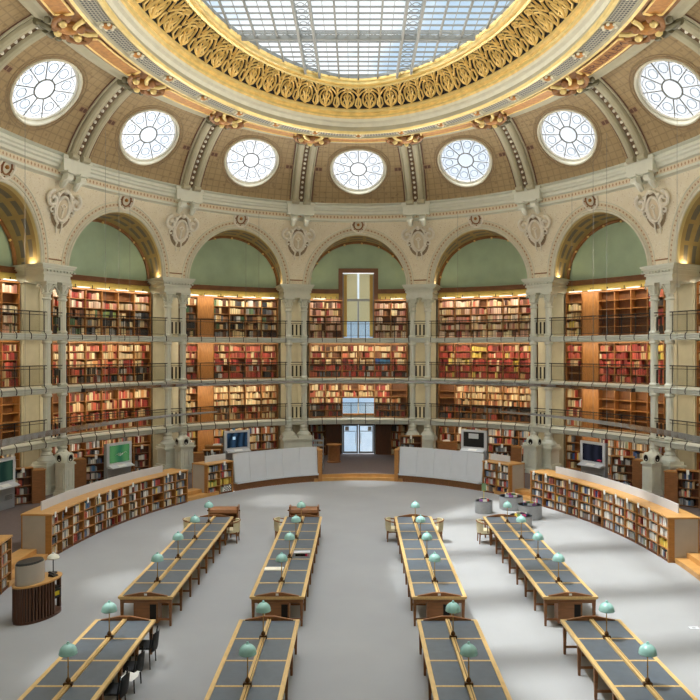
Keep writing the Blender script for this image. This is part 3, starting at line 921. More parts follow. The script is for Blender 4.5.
for k in range(-4, 4):
    u = k+.5
    O, T, F = frame(u, 0)
    rz = atan2(T[1], T[0])
    for sx in (-1, 1):
        x, y = O[0]+T[0]*sx*.47, O[1]+T[1]*sx*.47
        # the half of the pair nearer the entrance
        inner = (sx < 0) == (u > 0)
        lab = 'slender grey column, %s of its pair, %s' % ('entrance side' if inner else 'far side', piername(u))
        if proto is None:
            proto = root('column', (x, y, 0), rz, lab, 'column', 'paired columns of the arcade'); column_parts(proto)
        else:
            o = dup(proto, (x, y, 0), rz); o['label'] = lab
    # shared pedestal
    ped = root('pedestal', (O[0], O[1], ZP), rz, 'stepped grey pedestal under the column pair of the '+piername(u), 'pedestal', 'pedestals under the column pairs')
    def lb(x0, x1, y0, y1, z0, z1, mb): mb.box(x0, x1, y0, y1, z0-ZP, z1-ZP)
    m = MB(); lb(-1.0, 1.0, -.52, .52, ZP, .62, m); lb(-.95, .95, -.48, .48, .62, .72, m); m.build('plinth', 'stone', ped)
    m = MB(); lb(-.86, .86, -.42, .42, .72, 1.45, m)
    for sx in (-1, 1):
        lb(sx*.47-.28, sx*.47+.28, -.44, .44, .82, 1.36, m)
    m.build('die', 'stone', ped)
    m = MB(); lb(-.9, .9, -.46, .46, 1.45, 1.52, m); lb(-.96, .96, -.5, .5, 1.52, 1.62, m)
    for sx in (-1, 1): lb(sx*.47-.43, sx*.47+.43, -.43, .43, 1.62, 1.76, m)
    m.build('cap', 'stone', ped)
    # entablature block
    ent = root('entablature', (O[0], O[1], 9.98), rz, 'grey moulded entablature block over the columns of the '+piername(u), 'entablature', 'entablatures under the arches')
    e = MB()
    bk = -1.95
    for (hw, df, z0, z1) in ((.84, .36, 9.98, 10.14), (.8, .33, 10.14, 10.3), (.88, .4, 10.3, 10.38), (.84, .36, 10.38, 10.5), (.92, .44, 10.5, 10.58), (1.0, .54, 10.58, 10.68), (1.06, .6, 10.68, 10.76)):
        e.cbox(u-hw/W(0), u+hw/W(0), bk, df, z0, z1, 2)
    eo = e.build('entablature_block', 'stone', None, loc=(O[0], O[1], 9.98))
    # parent with no rotation mismatch
    eo.parent = ent; eo.location = (0,0,0); eo.rotation_euler = (0,0,-rz)
    d_ = MB()
    for q in range(9):
        x = -.8+.2*q
        p = (O[0]+T[0]*x+F[0]*.43, O[1]+T[1]*x+F[1]*.43)
        d_.fbox(p, T, F, -.05, .05, -.04, .04, 10.42, 10.5)
    do = d_.build('dentils', 'stone', None, loc=(O[0], O[1], 9.98)); do.parent = ent; do.location = (0,0,0); do.rotation_euler = (0,0,-rz)
    if abs(u) > 1:
        # heating pedestal with round vents
        O2, T2, F2 = frame(u, 1.15)
        v = root('vent_pedestal', (O2[0], O2[1], ZP), rz, 'grey pedestal with round vents in front of the '+piername(u), 'vent pedestal', 'vent pedestals before the piers')
        v.scale = (.84, .84, .95); m = MB(); h = .34
        m.box(-.42, .42, -.42, .42, 0, .14); m.box(-.39, .39, -.39, .39, .14, .24)
        m.build('plinth', 'stone', v)
        m = MB(); m.box(-h, h, -h, h, .24, 1.44)
        for a in range(4):
            ca, sa = round(cos(a*pi/2)), round(sin(a*pi/2))
            def rt_(x, y): return (x*ca-y*sa, x*sa+y*ca)
            for x0, x1, z0, z1 in ((-.26, -.2, .36, 1.3), (.2, .26, .36, 1.3), (-.2, .2, .36, .42), (-.2, .2, 1.24, 1.3), (-.08, .08, .46, 1.18)):
                p0 = rt_(x0, h-.005); p1 = rt_(x1, h-.005); p2 = rt_(x1, h+.025); p3 = rt_(x0, h+.025)
                m.add([(*p, z0) for p in (p0, p1, p2, p3)]+[(*p, z1) for p in (p0, p1, p2, p3)], HEX)
        m.build('shaft', 'stone', v)
        m = MB(); m.box(-.4, .4, -.4, .4, 1.44, 1.52); m.box(-.37, .37, -.37, .37, 1.52, 1.56)
        m.lathe([(.4, 1.56), (.42, 1.7), (.36, 1.9), (.22, 2.02), (.12, 2.06), (.1, 2.1), (.06, 2.14), (0, 2.16)], (0,0,0), 16)
        m.build('head', 'stone', v, smooth=True)
        for a in range(4):
            an = a*pi/2
            cx, cy = .34*cos(an), .34*sin(an)
            nx, ny = cos(an), sin(an)
            m = MB()
            m.tube([(cx+nx*.06-ny*.2*cos(q), cy+ny*.06+nx*.2*cos(q), 1.76+.2*sin(q)) for q in [2*pi*i/18 for i in range(18)]], .045, 7, True)
            m.add([(cx+nx*.07-ny*.18*cos(q), cy+ny*.07+nx*.18*cos(q), 1.76+.18*sin(q)) for q in [2*pi*i/18 for i in range(18)]], [tuple(range(18))], 1)
            m.build('vent', ['stone', 'dark'], v, smooth=True)

# ------------------------------------------------------------------ balconies
LV = ['first', 'second', 'top']
for i, zz in enumerate(SL):
    m = MB()
    pf = [(DW, zz+.13), (DW, zz-.1), (-.1, zz-.12), (.1, zz-.14), (.16, zz-.1), (.16, zz-.04), (.2, zz-.02), (.2, zz+.06), (.26, zz+.1), (.26, zz+.14), (.16, zz+.15)]
    ue = 6.5 if i == 2 else 7.5
    m.loft(pf, -ue, ue, 180, closed=True)
    if i < 2:
        pf2 = [(DW-1.5, zz+.13), (DW-1.5, zz-.1)]+pf[2:]
        m.loft(pf2, 7.5, 8.5, 16, closed=True)
    o = m.build('gallery_walkway', 'slab', loc=P(0, -.9, zz))
    tag(o, {0: 'lowest pale grey gallery walkway running round the hall above the doors', 1: 'middle pale grey gallery walkway running round the hall', 2: 'highest pale grey gallery walkway running round the hall below the arches'}[i], 'gallery')
def bayname(c):
    return 'entrance bay' if c == 0 else '%s bay %s of the entrance' % (ORD[abs(c)-1], side(c))
for i, zz in enumerate(SL):
    z0 = zz+.15; zr = z0+1.0
    for c in range(-4, 5):
        r_ = root('balcony_railing', P(c, .1, z0), 0, 'black iron railing of the %s gallery, %s' % (LV[i], bayname(c)), 'railing', 'balcony railings')
        L = P(c, .1, z0); e = .41
        m = MB()
        m.tube([P(c-e+2*e*k/12, .1, zr) for k in range(13)], .024, 5)
        m.build('handrail', 'black', r_, loc=L)
        m = MB()
        for z in (zr-.14, z0+.12): m.tube([P(c-e+2*e*k/12, .1, z) for k in range(13)], .014, 4)
        m.build('rail', 'black', r_, loc=L)
        npst = 8
        for k in range(npst):
            u = c-e+2*e*k/(npst-1)
            m = MB()
            m.tube([P(u, .1, zr), P(u, .1, z0+.08), P(u, .3, z0-.02), P(u, .32, z0-.16), P(u, .26, z0-.24)], .02, 5)
            m.build('post', 'black', r_, loc=L)
        m = MB(); m.loft([(.1, z0+.1), (.1, zr-.02)], c-e, c+e, 12)
        m.build('wire_mesh', 'mesh_p', r_, loc=L)
        if c < 4:
            # short railing between the paired columns and beside them
            u = c+.5; w = W(0)
            r2 = root('pier_railing', P(u, -.1, z0), 0, 'short flat-barred railing, %s gallery, %s' % (LV[i], piername(u)), 'railing', 'short railings at the piers')
            L2 = P(u, -.1, z0)
            m = MB()
            for z, r in ((zr, .024), (zr-.14, .014), (z0+.1, .014)): m.tube([P(u-.68/w, .1, z), P(u, .1, z), P(u+.68/w, .1, z)], r, 5)
            m.build('handrail', 'black', r2, loc=L2)
            for x in (-.24, 0, .24):
                m = MB(); m.cbox(u+(x-.05)/w, u+(x+.05)/w, .09, .11, z0+.16, zr-.2); m.build('flat_bar', 'black', r2, loc=L2)

# ------------------------------------------------------------------ gallery bookcases
CREAM = [(222,204,160),(232,216,176),(206,180,132),(226,196,150),(196,160,110),(214,190,150)]
PINK = [(214,180,156),(222,196,174),(204,160,138),(230,212,190),(196,146,126),(178,120,104)]
RED = [(170,64,52),(150,52,46),(190,84,66),(132,48,42),(180,74,62),(198,110,84)]
BROWN = [(112,70,44),(92,56,38),(134,86,54),(78,50,36),(150,104,66)]
DARK = [(58,52,50),(72,62,58),(46,48,54),(84,74,66)]
YEL = [(224,196,92),(232,208,110),(214,180,70)]
ORG = [(196,124,76),(182,104,66),(206,150,96)]
BLUE = [(48,66,118),(56,88,150),(60,116,160)]
GRN = [(70,104,72),(96,124,88),(132,150,80)]
WHT = [(226,224,216),(214,212,204),(236,234,228),(200,198,190)]
GREY = [(150,150,150),(120,122,128),(172,172,170)]
def pal(*a):
    r = []
    for p, k in a: r += list(p)*k
    return r
MUTE = [(150,86,78),(110,126,150),(140,150,128),(188,172,140),(96,98,104),(176,180,186),(168,132,120),(128,110,98)]
MIXED = pal((WHT,4),(GREY,3),(MUTE,2),(RED,1),(BLUE,1),(DARK,2),(YEL[:1],1),(CREAM,1))
P_TOP = pal((PINK,5),(CREAM,2),(BROWN,1),(RED,1))
P_TOPG = pal((CREAM,2),(DARK,2),(BROWN,2),(GREY,2),(GRN,1))
P_RED = pal((RED,5),(PINK,1),(CREAM,1),(ORG,1))
P_CRM = pal((CREAM,5),(ORG,2),(RED,1))
P_LOW = pal((RED,2),(ORG,2),(CREAM,3),(BROWN,3),(DARK,1))
P_DRK = pal((DARK,3),(BROWN,3),(GREY,1),(RED,1))
P_GND = pal((RED,3),(ORG,2),(CREAM,2),(MIXED,1))
stuff = MB()
BOOKS = []     # (distance score, params) candidates for individual objects
def fill_row(O, T, F, x0, x1, yb, z0, h, palette, full=1.0, thick=(.03, .07), run=4, tall=(.62, .92), note=None, depth=(.18, .24)):
    """stand books along x0..x1, spines at y = yb (F points to the reader)"""
    x = x0+.01; c = None; left = 0; hh = .8; n = 0
    end = x0+(x1-x0)*full
    if full < 1 and rnd() < .4: x += (x1-end)*rnd()*.6; end = min(x1, x+(x1-x0)*full)
    while True:
        w = thick[0]+(thick[1]-thick[0])*rnd()
        if x+w > end-.008: break
        if left <= 0:
            c = random.choice(palette); left = random.randint(1, run); hh = tall[0]+(tall[1]-tall[0])*rnd()
        if note is None: hh = min(.94, hh+.05*(rnd()-.5))
        left -= 1
        k = (.74+.36*rnd()) if note is None else (.88+.22*rnd()); cc = tuple(min(255, q*k) for q in c)
        b = (O, T, F, x, w*.94, yb-.0-.02*rnd(), depth[0]+(depth[1]-depth[0])*rnd(), z0, h*min(.94, hh*(.97+.06*rnd())), cc, n, note)
        n += 1
        if note is None: put_book(stuff, b)
        else: BOOKS.append(b)
        x += w*1.01
        if rnd() < .02*(run > 3): x += .05+.1*rnd()
def put_book(mb, b):
    O, T, F, x, w, yb, dp, z0, h, cc, n, note = b
    mb.fbox(O, T, F, x, x+w, yb-dp, yb, z0+.002, z0+h, c=lin(cc))
NC = 6; HW = .377; DF, DB = -1.42, -1.9
def case(c, lev):
    z0 = ZP if lev == 0 else SL[lev-1]+.15
    z1 = {0: 2.34, 1: 4.85, 2: 7.28, 3: 10.0}[lev]
    L = P(c, DB, z0)
    rows = 5; door = None; skip = ()
    if lev == 0: rows = 4
    if lev == 1 and abs(c) == 2: rows = 4
    if c in (-1, 2, -3): door = 1
    if c == 0:
        if lev == 0: skip = (1, 2, 3, 4)
        if lev == 3: skip = (2, 3)
    nm_ = ['ground floor', 'first gallery', 'second gallery', 'top gallery'][lev]
    what = {0: 'warmly lit oak bookcase on the ground floor', 1: 'tall oak bookcase on the first gallery', 2: 'tall oak bookcase on the second gallery', 3: 'tall oak bookcase on the top gallery'}[lev]
    r_ = root('gallery_bookcase', L, 0, what+' in the '+bayname(c), 'bookcase', 'gallery bookcases')
    ub = [c-HW+2*HW*k/NC for k in range(NC+1)]
    win1 = (c == 0 and lev == 1)
    for k in range(NC):
        if k in skip: continue
        m = MB(); m.cbox(ub[k], ub[k+1], DB, DB+.03, 3.95 if win1 and k in (2, 3) else z0, z1, 1)
        m.build('back_panel', 'wood_back', r_, loc=L)
    def runs(bad):
        out = []; cur = []
        for k in range(NC):
            if k in bad:
                if cur: out.append((cur[0], cur[-1]+1)); cur = []
            else: cur.append(k)
        if cur: out.append((cur[0], cur[-1]+1))
        return out
    for p_, q_ in runs(skip):
        m = MB(); m.cbox(ub[p_], ub[q_], DB, DF+.03, z1-.07, z1, q_-p_); m.build('top_board', 'wood', r_, loc=L)
    for p_, q_ in runs(tuple(skip)+((2, 3) if win1 else ())):
        m = MB(); m.cbox(ub[p_], ub[q_], DB, DF+.01, z0, z0+.06, q_-p_); m.build('bottom_board', 'wood', r_, loc=L)
    for k in range(NC+1):
        if (k-1 in skip or k == 0) and (k in skip or k == NC): continue
        w = .035/W(-1.7)
        m = MB(); zz0 = z0
        if win1 and k == 3: zz0 = 3.95
        m.cbox(ub[k]-w/2, ub[k]+w/2, DB, DF+.02, zz0, z1, 1); m.build('upright', 'wood', r_, loc=L)
    zs = [z0+.06+(z1-.07-z0-.06)*j/rows for j in range(rows)]
    for j in range(rows):
        if j == 0: continue
        bad = set(skip) | ({door} if door is not None else set()) | ({2, 3} if win1 and zs[j] < 3.9 else set())
        for p_, q_ in runs(bad):
            m = MB(); m.cbox(ub[p_], ub[q_], DB, DF, zs[j]-.028, zs[j], q_-p_); m.build('shelf', 'wood', r_, loc=L)
    if door is not None:
        m = MB(); k = door
        w = W(-1.5); e = .03/w
        m.cbox(ub[k]+e, ub[k+1]-e, DB+.04, DF-.02, z0+.06, z1-.07, 1)
        m.cbox(ub[k]+.16/w, ub[k+1]-.16/w, DF-.03, DF, z0+.2, z0+1.0, 1)
        m.cbox(ub[k]+.16/w, ub[k+1]-.16/w, DF-.03, DF, z0+1.15, z1-.2, 1)
        m.build('panelled_door', 'wood', r_, loc=L)
    # books
    for k in range(NC):
        if k in skip or k == door: continue
        a = P(ub[k], DF-.05); b = P(ub[k+1], DF-.05)
        T = vn((b[0]-a[0], b[1]-a[1], 0)); F = (T[1], -T[0]); wd = math.hypot(b[0]-a[0], b[1]-a[1])
        for j in range(rows):
            if win1 and k in (2, 3) and zs[j] < 3.9: continue
            h = (zs[j+1] if j < rows-1 else z1-.07)-zs[j]-.03
            pl, full, run = P_LOW, .96, 4
            if lev == 3:
                pl = P_TOPG if c == -1 or (c == -2 and j < 3) else P_TOP; full = .97 if rnd() > .12 else .5; run = 9
                if c == -2 and j == 4 and k in (3, 4): full = .0
                if c == 0: run = 14
                if c == 2:
                    full = .0
                    if k == 0 and j < 4: pl, full = pal((CREAM,2),(YEL,1)), .8
                    if k == 5: pl, full = pal((DARK,2),(BLUE,1),(RED,1),(YEL,1)), .95
                if c == -3 and j == 3: full = 0
            elif lev == 2:
                top = j >= 2
                pl = {0: pal((CREAM,3),(BROWN,1),(RED,1)) if top else pal((RED,2),(GREY,1),(DARK,1)), -1: pal((RED,3),(CREAM,2),(ORG,1)) if top else pal((RED,2),(GREY,1),(DARK,1)), 1: pal((RED,4),(YEL,1),(CREAM,1)), 2: pal((RED,6),(CREAM,1)),
                      -2: pal((RED,2),(CREAM,3),(ORG,1)) if top else pal((DARK,2),(GREY,1),(RED,1),(CREAM,1))}.get(c, pal((RED,3),(CREAM,1),(BROWN,1)))
                if c == 1 and k == 2 and j >= 3: pl = YEL
                if c == 2 and k == 5 and j >= 3: pl = GRN[2:]+YEL
                if c == 0 and k == 4 and j == 2: pl = BLUE
                run = 10; full = 1 if rnd() > .15 else .65
                if c == 2 and k == 0: full = .8 if j in (2, 3) else (.95 if j == 4 else 0)
            elif lev == 1:
                pl = {0: pal((CREAM,3),(RED,1),(ORG,1)) if j >= 2 else P_DRK, -1: pal((CREAM,4),(ORG,1)) if j > 1 else P_LOW, -2: pal((RED,2),(ORG,2),(CREAM,2),(BROWN,1)), 1: pal((CREAM,3),(ORG,2),(BROWN,1)) if j > 1 else P_DRK}.get(c, P_LOW)
                full = .95 if rnd() > .15 else .6
                if c == 0 and k == 5 and j >= 3: full = 0
                if c == 1 and k == 0 and j > 1: full = 0
                if c == -2 and k == 0: full = 0 if j > 1 else .4
                if c == 2 and k > 1: full = 0
                if c == 2 and k == 0: pl = pal((WHT,2),(CREAM,2),(RED,1))
                if c == -3: full = 0
            else:
                pl = P_GND; full = .9 if rnd() > .25 else .5
            if full > 0:
                fill_row(a, T, F, .03, wd-.03, 0, zs[j], h, pl, full, (.03, .06), min(run, 7))
for c in range(-3, 4):
    for lev in range(4): case(c, lev)
for c in (-4, 4):
    pass
# beige pilasters between the cases, wood and yellow band above
m = MB()
for k in range(-4, 4):
    u = k+.5
    for z0, z1 in ((ZP, 2.38), (SL[0]+.13, SL[1]-.1), (SL[1]+.13, SL[2]-.1), (SL[2]+.13, 10.0)):
        m.cbox(u-.1, u+.1, DW, -1.5, z0, z1, 2)
        m.cbox(u-.085, u-.03, -1.5, -1.46, z0+.15, z1-.2, 1); m.cbox(u+.03, u+.085, -1.5, -1.46, z0+.15, z1-.2, 1)
struct(m, 'wall_piers', 'beige')
for c in range(-4, 5):
    m = MB()
    a, b = (-.39, .39)
    rng = [(a, b)] if c else [(a, -.15), (.15, b)]
    for x0, x1 in rng:
        m.cbox(c+x0, c+x1, DW, -1.6, 10.0, 10.06, 6, mi=0)
        m.cbox(c+x0, c+x1, DW, -1.78, 10.06, 10.42, 6, mi=1)
        m.cbox(c+x0, c+x1, DW, -1.68, 10.42, 10.68, 6, mi=0)
        m.cbox(c+x0, c+x1, DW, -1.6, 10.62, 10.68, 6, mi=0)
        n_ = 6
        for q in range(n_):
            uu = c+x0+(x1-x0)*(q+.5)/n_
            p = P(uu, -1.55, 10.0)
            m.tube([p, (p[0], p[1], 10.2)], .025, 5, mi=2)
            w = .14/W(-1.5)
    struct(m, 'trim_%d' % (160+c), ['trimwood', 'yellow', 'black'])
# white reading strips / lamp hoods above the top cases
for c in range(-3, 4):
    for q in (range(5) if c else (0, 4)):
        u = c-.3+.15*q
        m = MB(); m.cbox(u-.05, u+.05, -1.42, -1.3, 10.02, 10.07, 1)
        o = m.build('shelf_light', 'white', loc=P(u, -1.36, 10.04))
        tag(o, 'small white light hood, %s from left above top bookcase, %s' % (ORD[q], bayname(c)), 'light', 'light hoods above the top cases')

# ------------------------------------------------------------------ entrance: door, windows
def win(name, x0, x1, z0, z1, fw, mat_, nx, trans, d=DW, parts=True):
    y = P(0, DW)[1]
    f = MB()
    f.box(x0-fw, x0, y-.16, y+.1, z0, z1+fw); f.box(x1, x1+fw, y-.16, y+.1, z0, z1+fw); f.box(x0, x1, y-.16, y+.1, z1, z1+fw)
    if z0 > 1: f.box(x0, x1, y-.16, y+.1, z0-.06, z0+.04)
    o = struct(f, name, mat_)
    return o, y
HWN = .99
o, y = win('window_30', -HWN, HWN, 7.6, 11.75, .26, 'trimwood', 2, None)
f = MB()
f.box(-.05, .05, y-.02, y+.04, 7.6, 10.05); f.box(-HWN, HWN, y-.03, y+.04, 9.95, 10.1)
f.box(-HWN, -HWN+.07, y-.02, y+.04, 7.6, 11.7); f.box(HWN-.07, HWN, y-.02, y+.04, 7.6, 11.7)
f.build('mullion', 'grey_m', o)
g = MB(); g.box(-HWN, HWN, y+.02, y+.025, 7.6, 11.7); g.build('pane', 'glass', o)
for s in (-1, 1):
    f = MB(); f.box(s*.5-.44, s*.5+.44, y+.05, y+.07, 8.7, 11.7); f.build('blind', trans('cream_blind', (232, 220, 190)), o)
f = MB()
for s in (-1, 1): f.box(s*.82-.1 , s*.82+.1, y-.06, y-.02, 7.7, 11.6)
f.build('curtain', trans('yellow_curtain', (226, 204, 140)), o)
o, y = win('window_31', -HWN, HWN, 2.82, 3.84, .1, 'wood', 2, None)
f = MB(); f.box(-.04, .04, y-.02, y+.04, 2.82, 3.84); f.build('mullion', 'white', o)
g = MB(); g.box(-HWN, HWN, y+.02, y+.025, 2.82, 3.84); g.build('pane', 'glass', o)
o, y = win('door_1', -HWN, HWN, ZP, 2.16, .06, 'dark', 2, None)
for s in (-1, 1):
    f = MB(); a, b = (0.02, HWN-.01) if s > 0 else (-HWN+.01, -.02)
    f.box(a, a+.09, y-.03, y+.02, ZP+.02, 2.15); f.box(b-.09, b, y-.03, y+.02, ZP+.02, 2.15)
    f.box(a, b, y-.03, y+.02, ZP+.02, ZP+.14); f.box(a, b, y-.03, y+.02, 2.07, 2.15); f.box(a, b, y-.03, y+.02, 1.72, 1.76)
    lf = f.build('door_leaf', 'grey_m', o)
    g = MB(); g.box(a, b, y-.006, y-.002, ZP+.1, 2.1); g.build('pane', 'glass', lf)
    g = MB(); x = s*.16; g.tube([(x, y-.1, .95), (x, y-.1, 1.65)], .02, 6); g.tube([(x, y-.1, 1.0), (x, y-.03, 1.0)], .014, 5); g.tube([(x, y-.1, 1.6), (x, y-.03, 1.6)], .014, 5)
    g.build('door_handle', 'white', lf)
    g = MB(); g.box(s*.72-.12, s*.72+.12, y-.05, y-.035, 1.78, 2.04); g.build('notice', 'white', lf)
# dark wooden recesses beside the door
for s in (-1, 1):
    m = MB()
    u0, u1 = sorted((s*.134, s*.245))
    m.cbox(u0, u1, -1.9, -1.6, ZP, 2.36, 2)
    m.cbox(min(s*.245, s*.252), max(s*.245, s*.252), -1.9, -1.35, ZP, 2.38, 1)
    o = m.build('dark_panelling', 'dark' if False else 'wood_d', loc=P(s*.19, -1.7, ZP))
    tag(o, 'dark oak panelling %s of the glass entrance doors' % side(s), 'panelling')
# ------------------------------------------------------------------ reading tables
TL, TW = 9.12, 1.36
def build_table(loc, label):
    t = root('reading_table', loc, 0, label, 'table', 'long reading tables')
    hl, hw = TL/2, TW/2; n = 8; seg = TL/n
    m = MB()
    m.box(-hw, -hw+.085, -hl, hl, .7, .75); m.box(hw-.085, hw, -hl, hl, .7, .75)
    for k in range(n+1):
        y = -hl+seg*k; w = .03
        y0, y1 = max(-hl, y-w), min(hl, y+w)
        if k == 0: y1 += .03
        if k == n: y0 -= .03
        m.box(-hw+.085, hw-.085, y0, y1, .7, .749)
    m.box(-hw+.03, hw-.03, -hl+.03, hl-.03, .67, .7)
    m.build('tabletop', 'wood_l', t)
    for k in range(n):
        for s in (-1, 1):
            m = MB(); x0, x1 = sorted((s*.048, s*(hw-.09)))
            y0 = -hl+seg*k+(.065 if k == 0 else .034); y1 = -hl+seg*(k+1)-(.065 if k == n-1 else .034)
            m.box(x0, x1, y0, y1, .7, .746); m.build('writing_pad', 'pad', t)
    m = MB(); m.box(-.044, .004, -hl+.04, hl-.04, .7, .79); m.box(.022, .044, -hl+.04, hl-.04, .7, .79); m.box(.004, .022, -hl+.04, hl-.04, .7, .765, 1)
    m.build('center_rail', ['wood_l', 'bronze'], t)
    for s in (-1, 1):
        m = MB(); y = s*(hl-.05)
        pr = [(-.54, .75), (.54, .75), (.54, .765), (.12, .845), (-.12, .845), (-.54, .765)]
        vs = [(x, y-.03, z) for x, z in pr]+[(x, y+.03, z) for x, z in pr]
        m.add(vs, [(0,1,2,3,4,5), (11,10,9,8,7,6)]+[(i, i+6, (i+1)%6+6, (i+1)%6) for i in range(6)])
        g = m.build('gable_end', 'wood_m', t)
        m = MB(); m.box(-.035, .035, y+s*.031-.004, y+s*.031+.004, .775, .825); m.build('number_plate', 'white', g)
        m = MB(); y = s*(hl-.07)
        m.box(-.62, .62, y-.02, y+.02, .58, .67); m.build('apron', 'wood_m', t)
        m = MB(); m.box(-.3, .3, y-.03-(.3 if s > 0 else 0), y+.03+(.3 if s < 0 else 0), .08, .6)
        m.build('end_cabinet', 'wood_m', t)
        m = MB(); m.box(.1, .26, y+s*.032-.003, y+s*.032+.003, .16, .55); m.build('cabinet_opening', 'dark', t)
    for s in (-1, 1):
        m = MB(); m.box(s*.6-.015, s*.6+.015, -hl+.1, hl-.1, .6, .68); m.build('side_rail', 'wood_m', t)
    m = MB(); m.box(-.02, .02, -hl+.3, hl-.3, .3, .67); m.build('modesty_panel', 'wood_m', t)
    for k in range(n+1):
        y = -hl+.09+(TL-.18)*k/n
        for s in (-1, 1):
            m = MB(); x = s*.6
            vs = []
            for z, w in ((0, .024), (.62, .038), (.67, .04)):
                vs += [(x-w, y-w, z), (x+w, y-w, z), (x+w, y+w, z), (x-w, y+w, z)]
            fs = [(3,2,1,0), (8,9,10,11)]
            for q in range(2):
                fs += [(q*4+i, q*4+(i+1)%4, q*4+4+(i+1)%4, q*4+4+i) for i in range(4)]
            m.add(vs, fs); m.build('leg', 'wood_m', t)
        m = MB(); m.box(-.58, .58, y-.015, y+.015, .14, .19); m.build('stretcher', 'wood_m', t)
    return t
CYC = -24.36
tabs = []
YF, YN = CYC+18.8+TL/2, CYC+17.22-TL/2
names = {-5.255: 'far left', -2.005: 'inner left', 2.0: 'inner right', 5.24: 'far right'}
tp = None
for x in (-5.255, -2.005, 2.0, 5.24):
    for y, row in ((YF, 'farther'), (YN, 'nearer')):
        lab = 'long oak reading table with grey pads, the %s one in the %s line' % (row, names[x])
        if tp is None: tp = build_table((x, y, 0), lab)
        else: o = dup(tp, (x, y, 0)); o['label'] = lab
# ------------------------------------------------------------------ reading lamps
def build_lamp(loc, label):
    t = root('reading_lamp', loc, 0, label, 'lamp', 'green shaded reading lamps')
    m = MB(); m.box(-.075, .075, -.04, .04, 0, .025); m.box(-.078, -.06, -.04, .04, -.036, .025); m.box(.06, .078, -.04, .04, -.036, .025)
    m.lathe([(.03, .025), (.045, .045), (.045, .075), (.03, .1), (.014, .12)], (0,0,0), 14)
    m.build('clamp_base', 'bronze', t, smooth=True)
    m = MB(); m.lathe([(.013, .1), (.011, .3), (.011, .56)], (0,0,0), 10); m.lathe([(.016, .3), (.018, .31), (.016, .32)], (0,0,0), 10)
    m.build('pole', 'brass', t, smooth=True)
    m = MB()
    R0, H0 = .158, .17
    pr = [(R0*1.0, 0), (R0*1.04, .012), (R0*.99, .03)]+[(R0*cos(a), .03+H0*sin(a)*.92) for a in [R(x) for x in (10, 22, 34, 46, 58, 70, 80, 86)]]
    pr += [(.02, H0*.92+.034)]
    inn = [(.018, H0*.92+.02)]+[(R0*.96*cos(a), .02+H0*sin(a)*.9) for a in [R(x) for x in (80, 60, 40, 20, 5)]]+[(R0*.98, 0)]
    m.lathe([(r, z+.54) for r, z in pr+inn], (0,0,0), 28)
    sh = m.build('lamp_shade', 'teal', t, smooth=True, angle=60)
    m = MB(); m.lathe([(.03, .725), (.032, .735), (.022, .745), (.024, .76), (0, .77)], (0,0,0), 12); m.build('finial', 'teal', sh, smooth=True)
    m = MB(); m.lathe([(0, .56), (.03, .57), (.04, .6), (.03, .64), (.015, .66), (.015, .7)], (0,0,0), 10); m.build('bulb', 'white_g', t, smooth=True)
    m = MB(); m.lathe([(.02, .5), (.05, .52), (.055, .54), (.0, .545)], (0,0,0), 10); m.build('fitting', 'brass', t, smooth=True)
    return t
lp = None
seg = TL/8
for x in (-5.255, -2.005, 2.0, 5.24):
    spots = [(YF-TL/2+seg*(1+2*k), 'farther', ORD[k]+' from its near end') for k in range(4)]+[(YN+TL/2-seg*(1+2*k), 'nearer', ORD[k]+' from its far end') for k in range(2)]
    for y, row, which in spots:
        lab = 'celadon domed lamp on the %s %s table, %s' % (row, names[x], which)
        if lp is None: lp = build_lamp((x, y, .79), lab)
        else: o = dup(lp, (x, y, .79)); o['label'] = lab
# things on the tables
def at(px, py, z):
    D = 762*(6.82-z)/(py-350.8)
    return ((px-358.3)*D/762, D+CYC, z)
p = at(275, 569, .746)
t = root('document_tray', (-2.005-.34, p[1], .746), 0, 'flat white paper folder lying on the farther inner left table', 'folder')
m = MB(); m.box(-.26, .26, -.16, .16, 0, .012); m.build('folder_cover', 'white', t)
m = MB(); m.box(-.24, .24, -.15, .14, .012, .022); m.build('sheets', 'paper', t)
p = at(302.5, 556, .746)
t = root('book_box', (-2.005+.34, p[1], .746), R(3), 'pale grey box with an open dark front on the farther inner left table', 'box')
m = MB(); m.box(-.24, .24, -.13, .13, 0, .02); m.box(-.24, .24, -.13, .13, .1, .13); m.box(-.24, -.21, -.13, .13, .02, .1); m.box(.21, .24, -.13, .13, .02, .1); m.box(-.21, .21, .1, .13, .02, .1); m.build('case_body', 'grey', t)
m = MB(); m.box(-.2, .1, -.11, .08, .02, .085); m.build('folded_papers', 'dark', t)
m = MB(); m.box(.1, .15, -.12, .08, .02, .07); m.build('red_pencil_case', 'scr_red', t)
# bookrests at the far ends of the two left rows
for x, lab in ((-5.255, 'far left'), (-2.005, 'inner left')):
    y = YF+TL/2+.35
    t = root('book_rest', (x+.28 if x < -3 else x, y, 0), 0, 'brown wooden lectern with rounded top at the far end of the %s tables' % lab, 'lectern', 'wooden lecterns behind the tables')
    m = MB()
    pr = [(-.2, .78), (-.24, .86), (-.2, .96), (-.1, 1.02), (.05, 1.04), (.16, 1.0), (.2, .9), (.2, .78)]
    vs = [(-.5, a, b) for a, b in pr]+[(.5, a, b) for a, b in pr]; k = len(pr)
    m.add(vs, [tuple(range(k)), tuple(range(2*k-1, k-1, -1))]+[(i, i+k, (i+1)%k+k, (i+1)%k) for i in range(k)])
    m.build('desk_top', 'wood_m', t, smooth=True)
    for s in (-1, 1):
        m = MB(); m.box(s*.52-.03, s*.52+.03, -.26, .24, .0, .8); m.box(s*.52-.025, s*.52+.025, -.22, .2, .8, 1.08)
        m.build('side_panel', 'wood_m', t)
        m = MB(); sph(m, (s*.58, -.1, .92), .035); m.build('knob', 'wood_d', t, smooth=True)
    m = MB(); m.box(-.5, .5, -.05, .0, .1, .78); m.build('front_panel', 'wood_d', t)
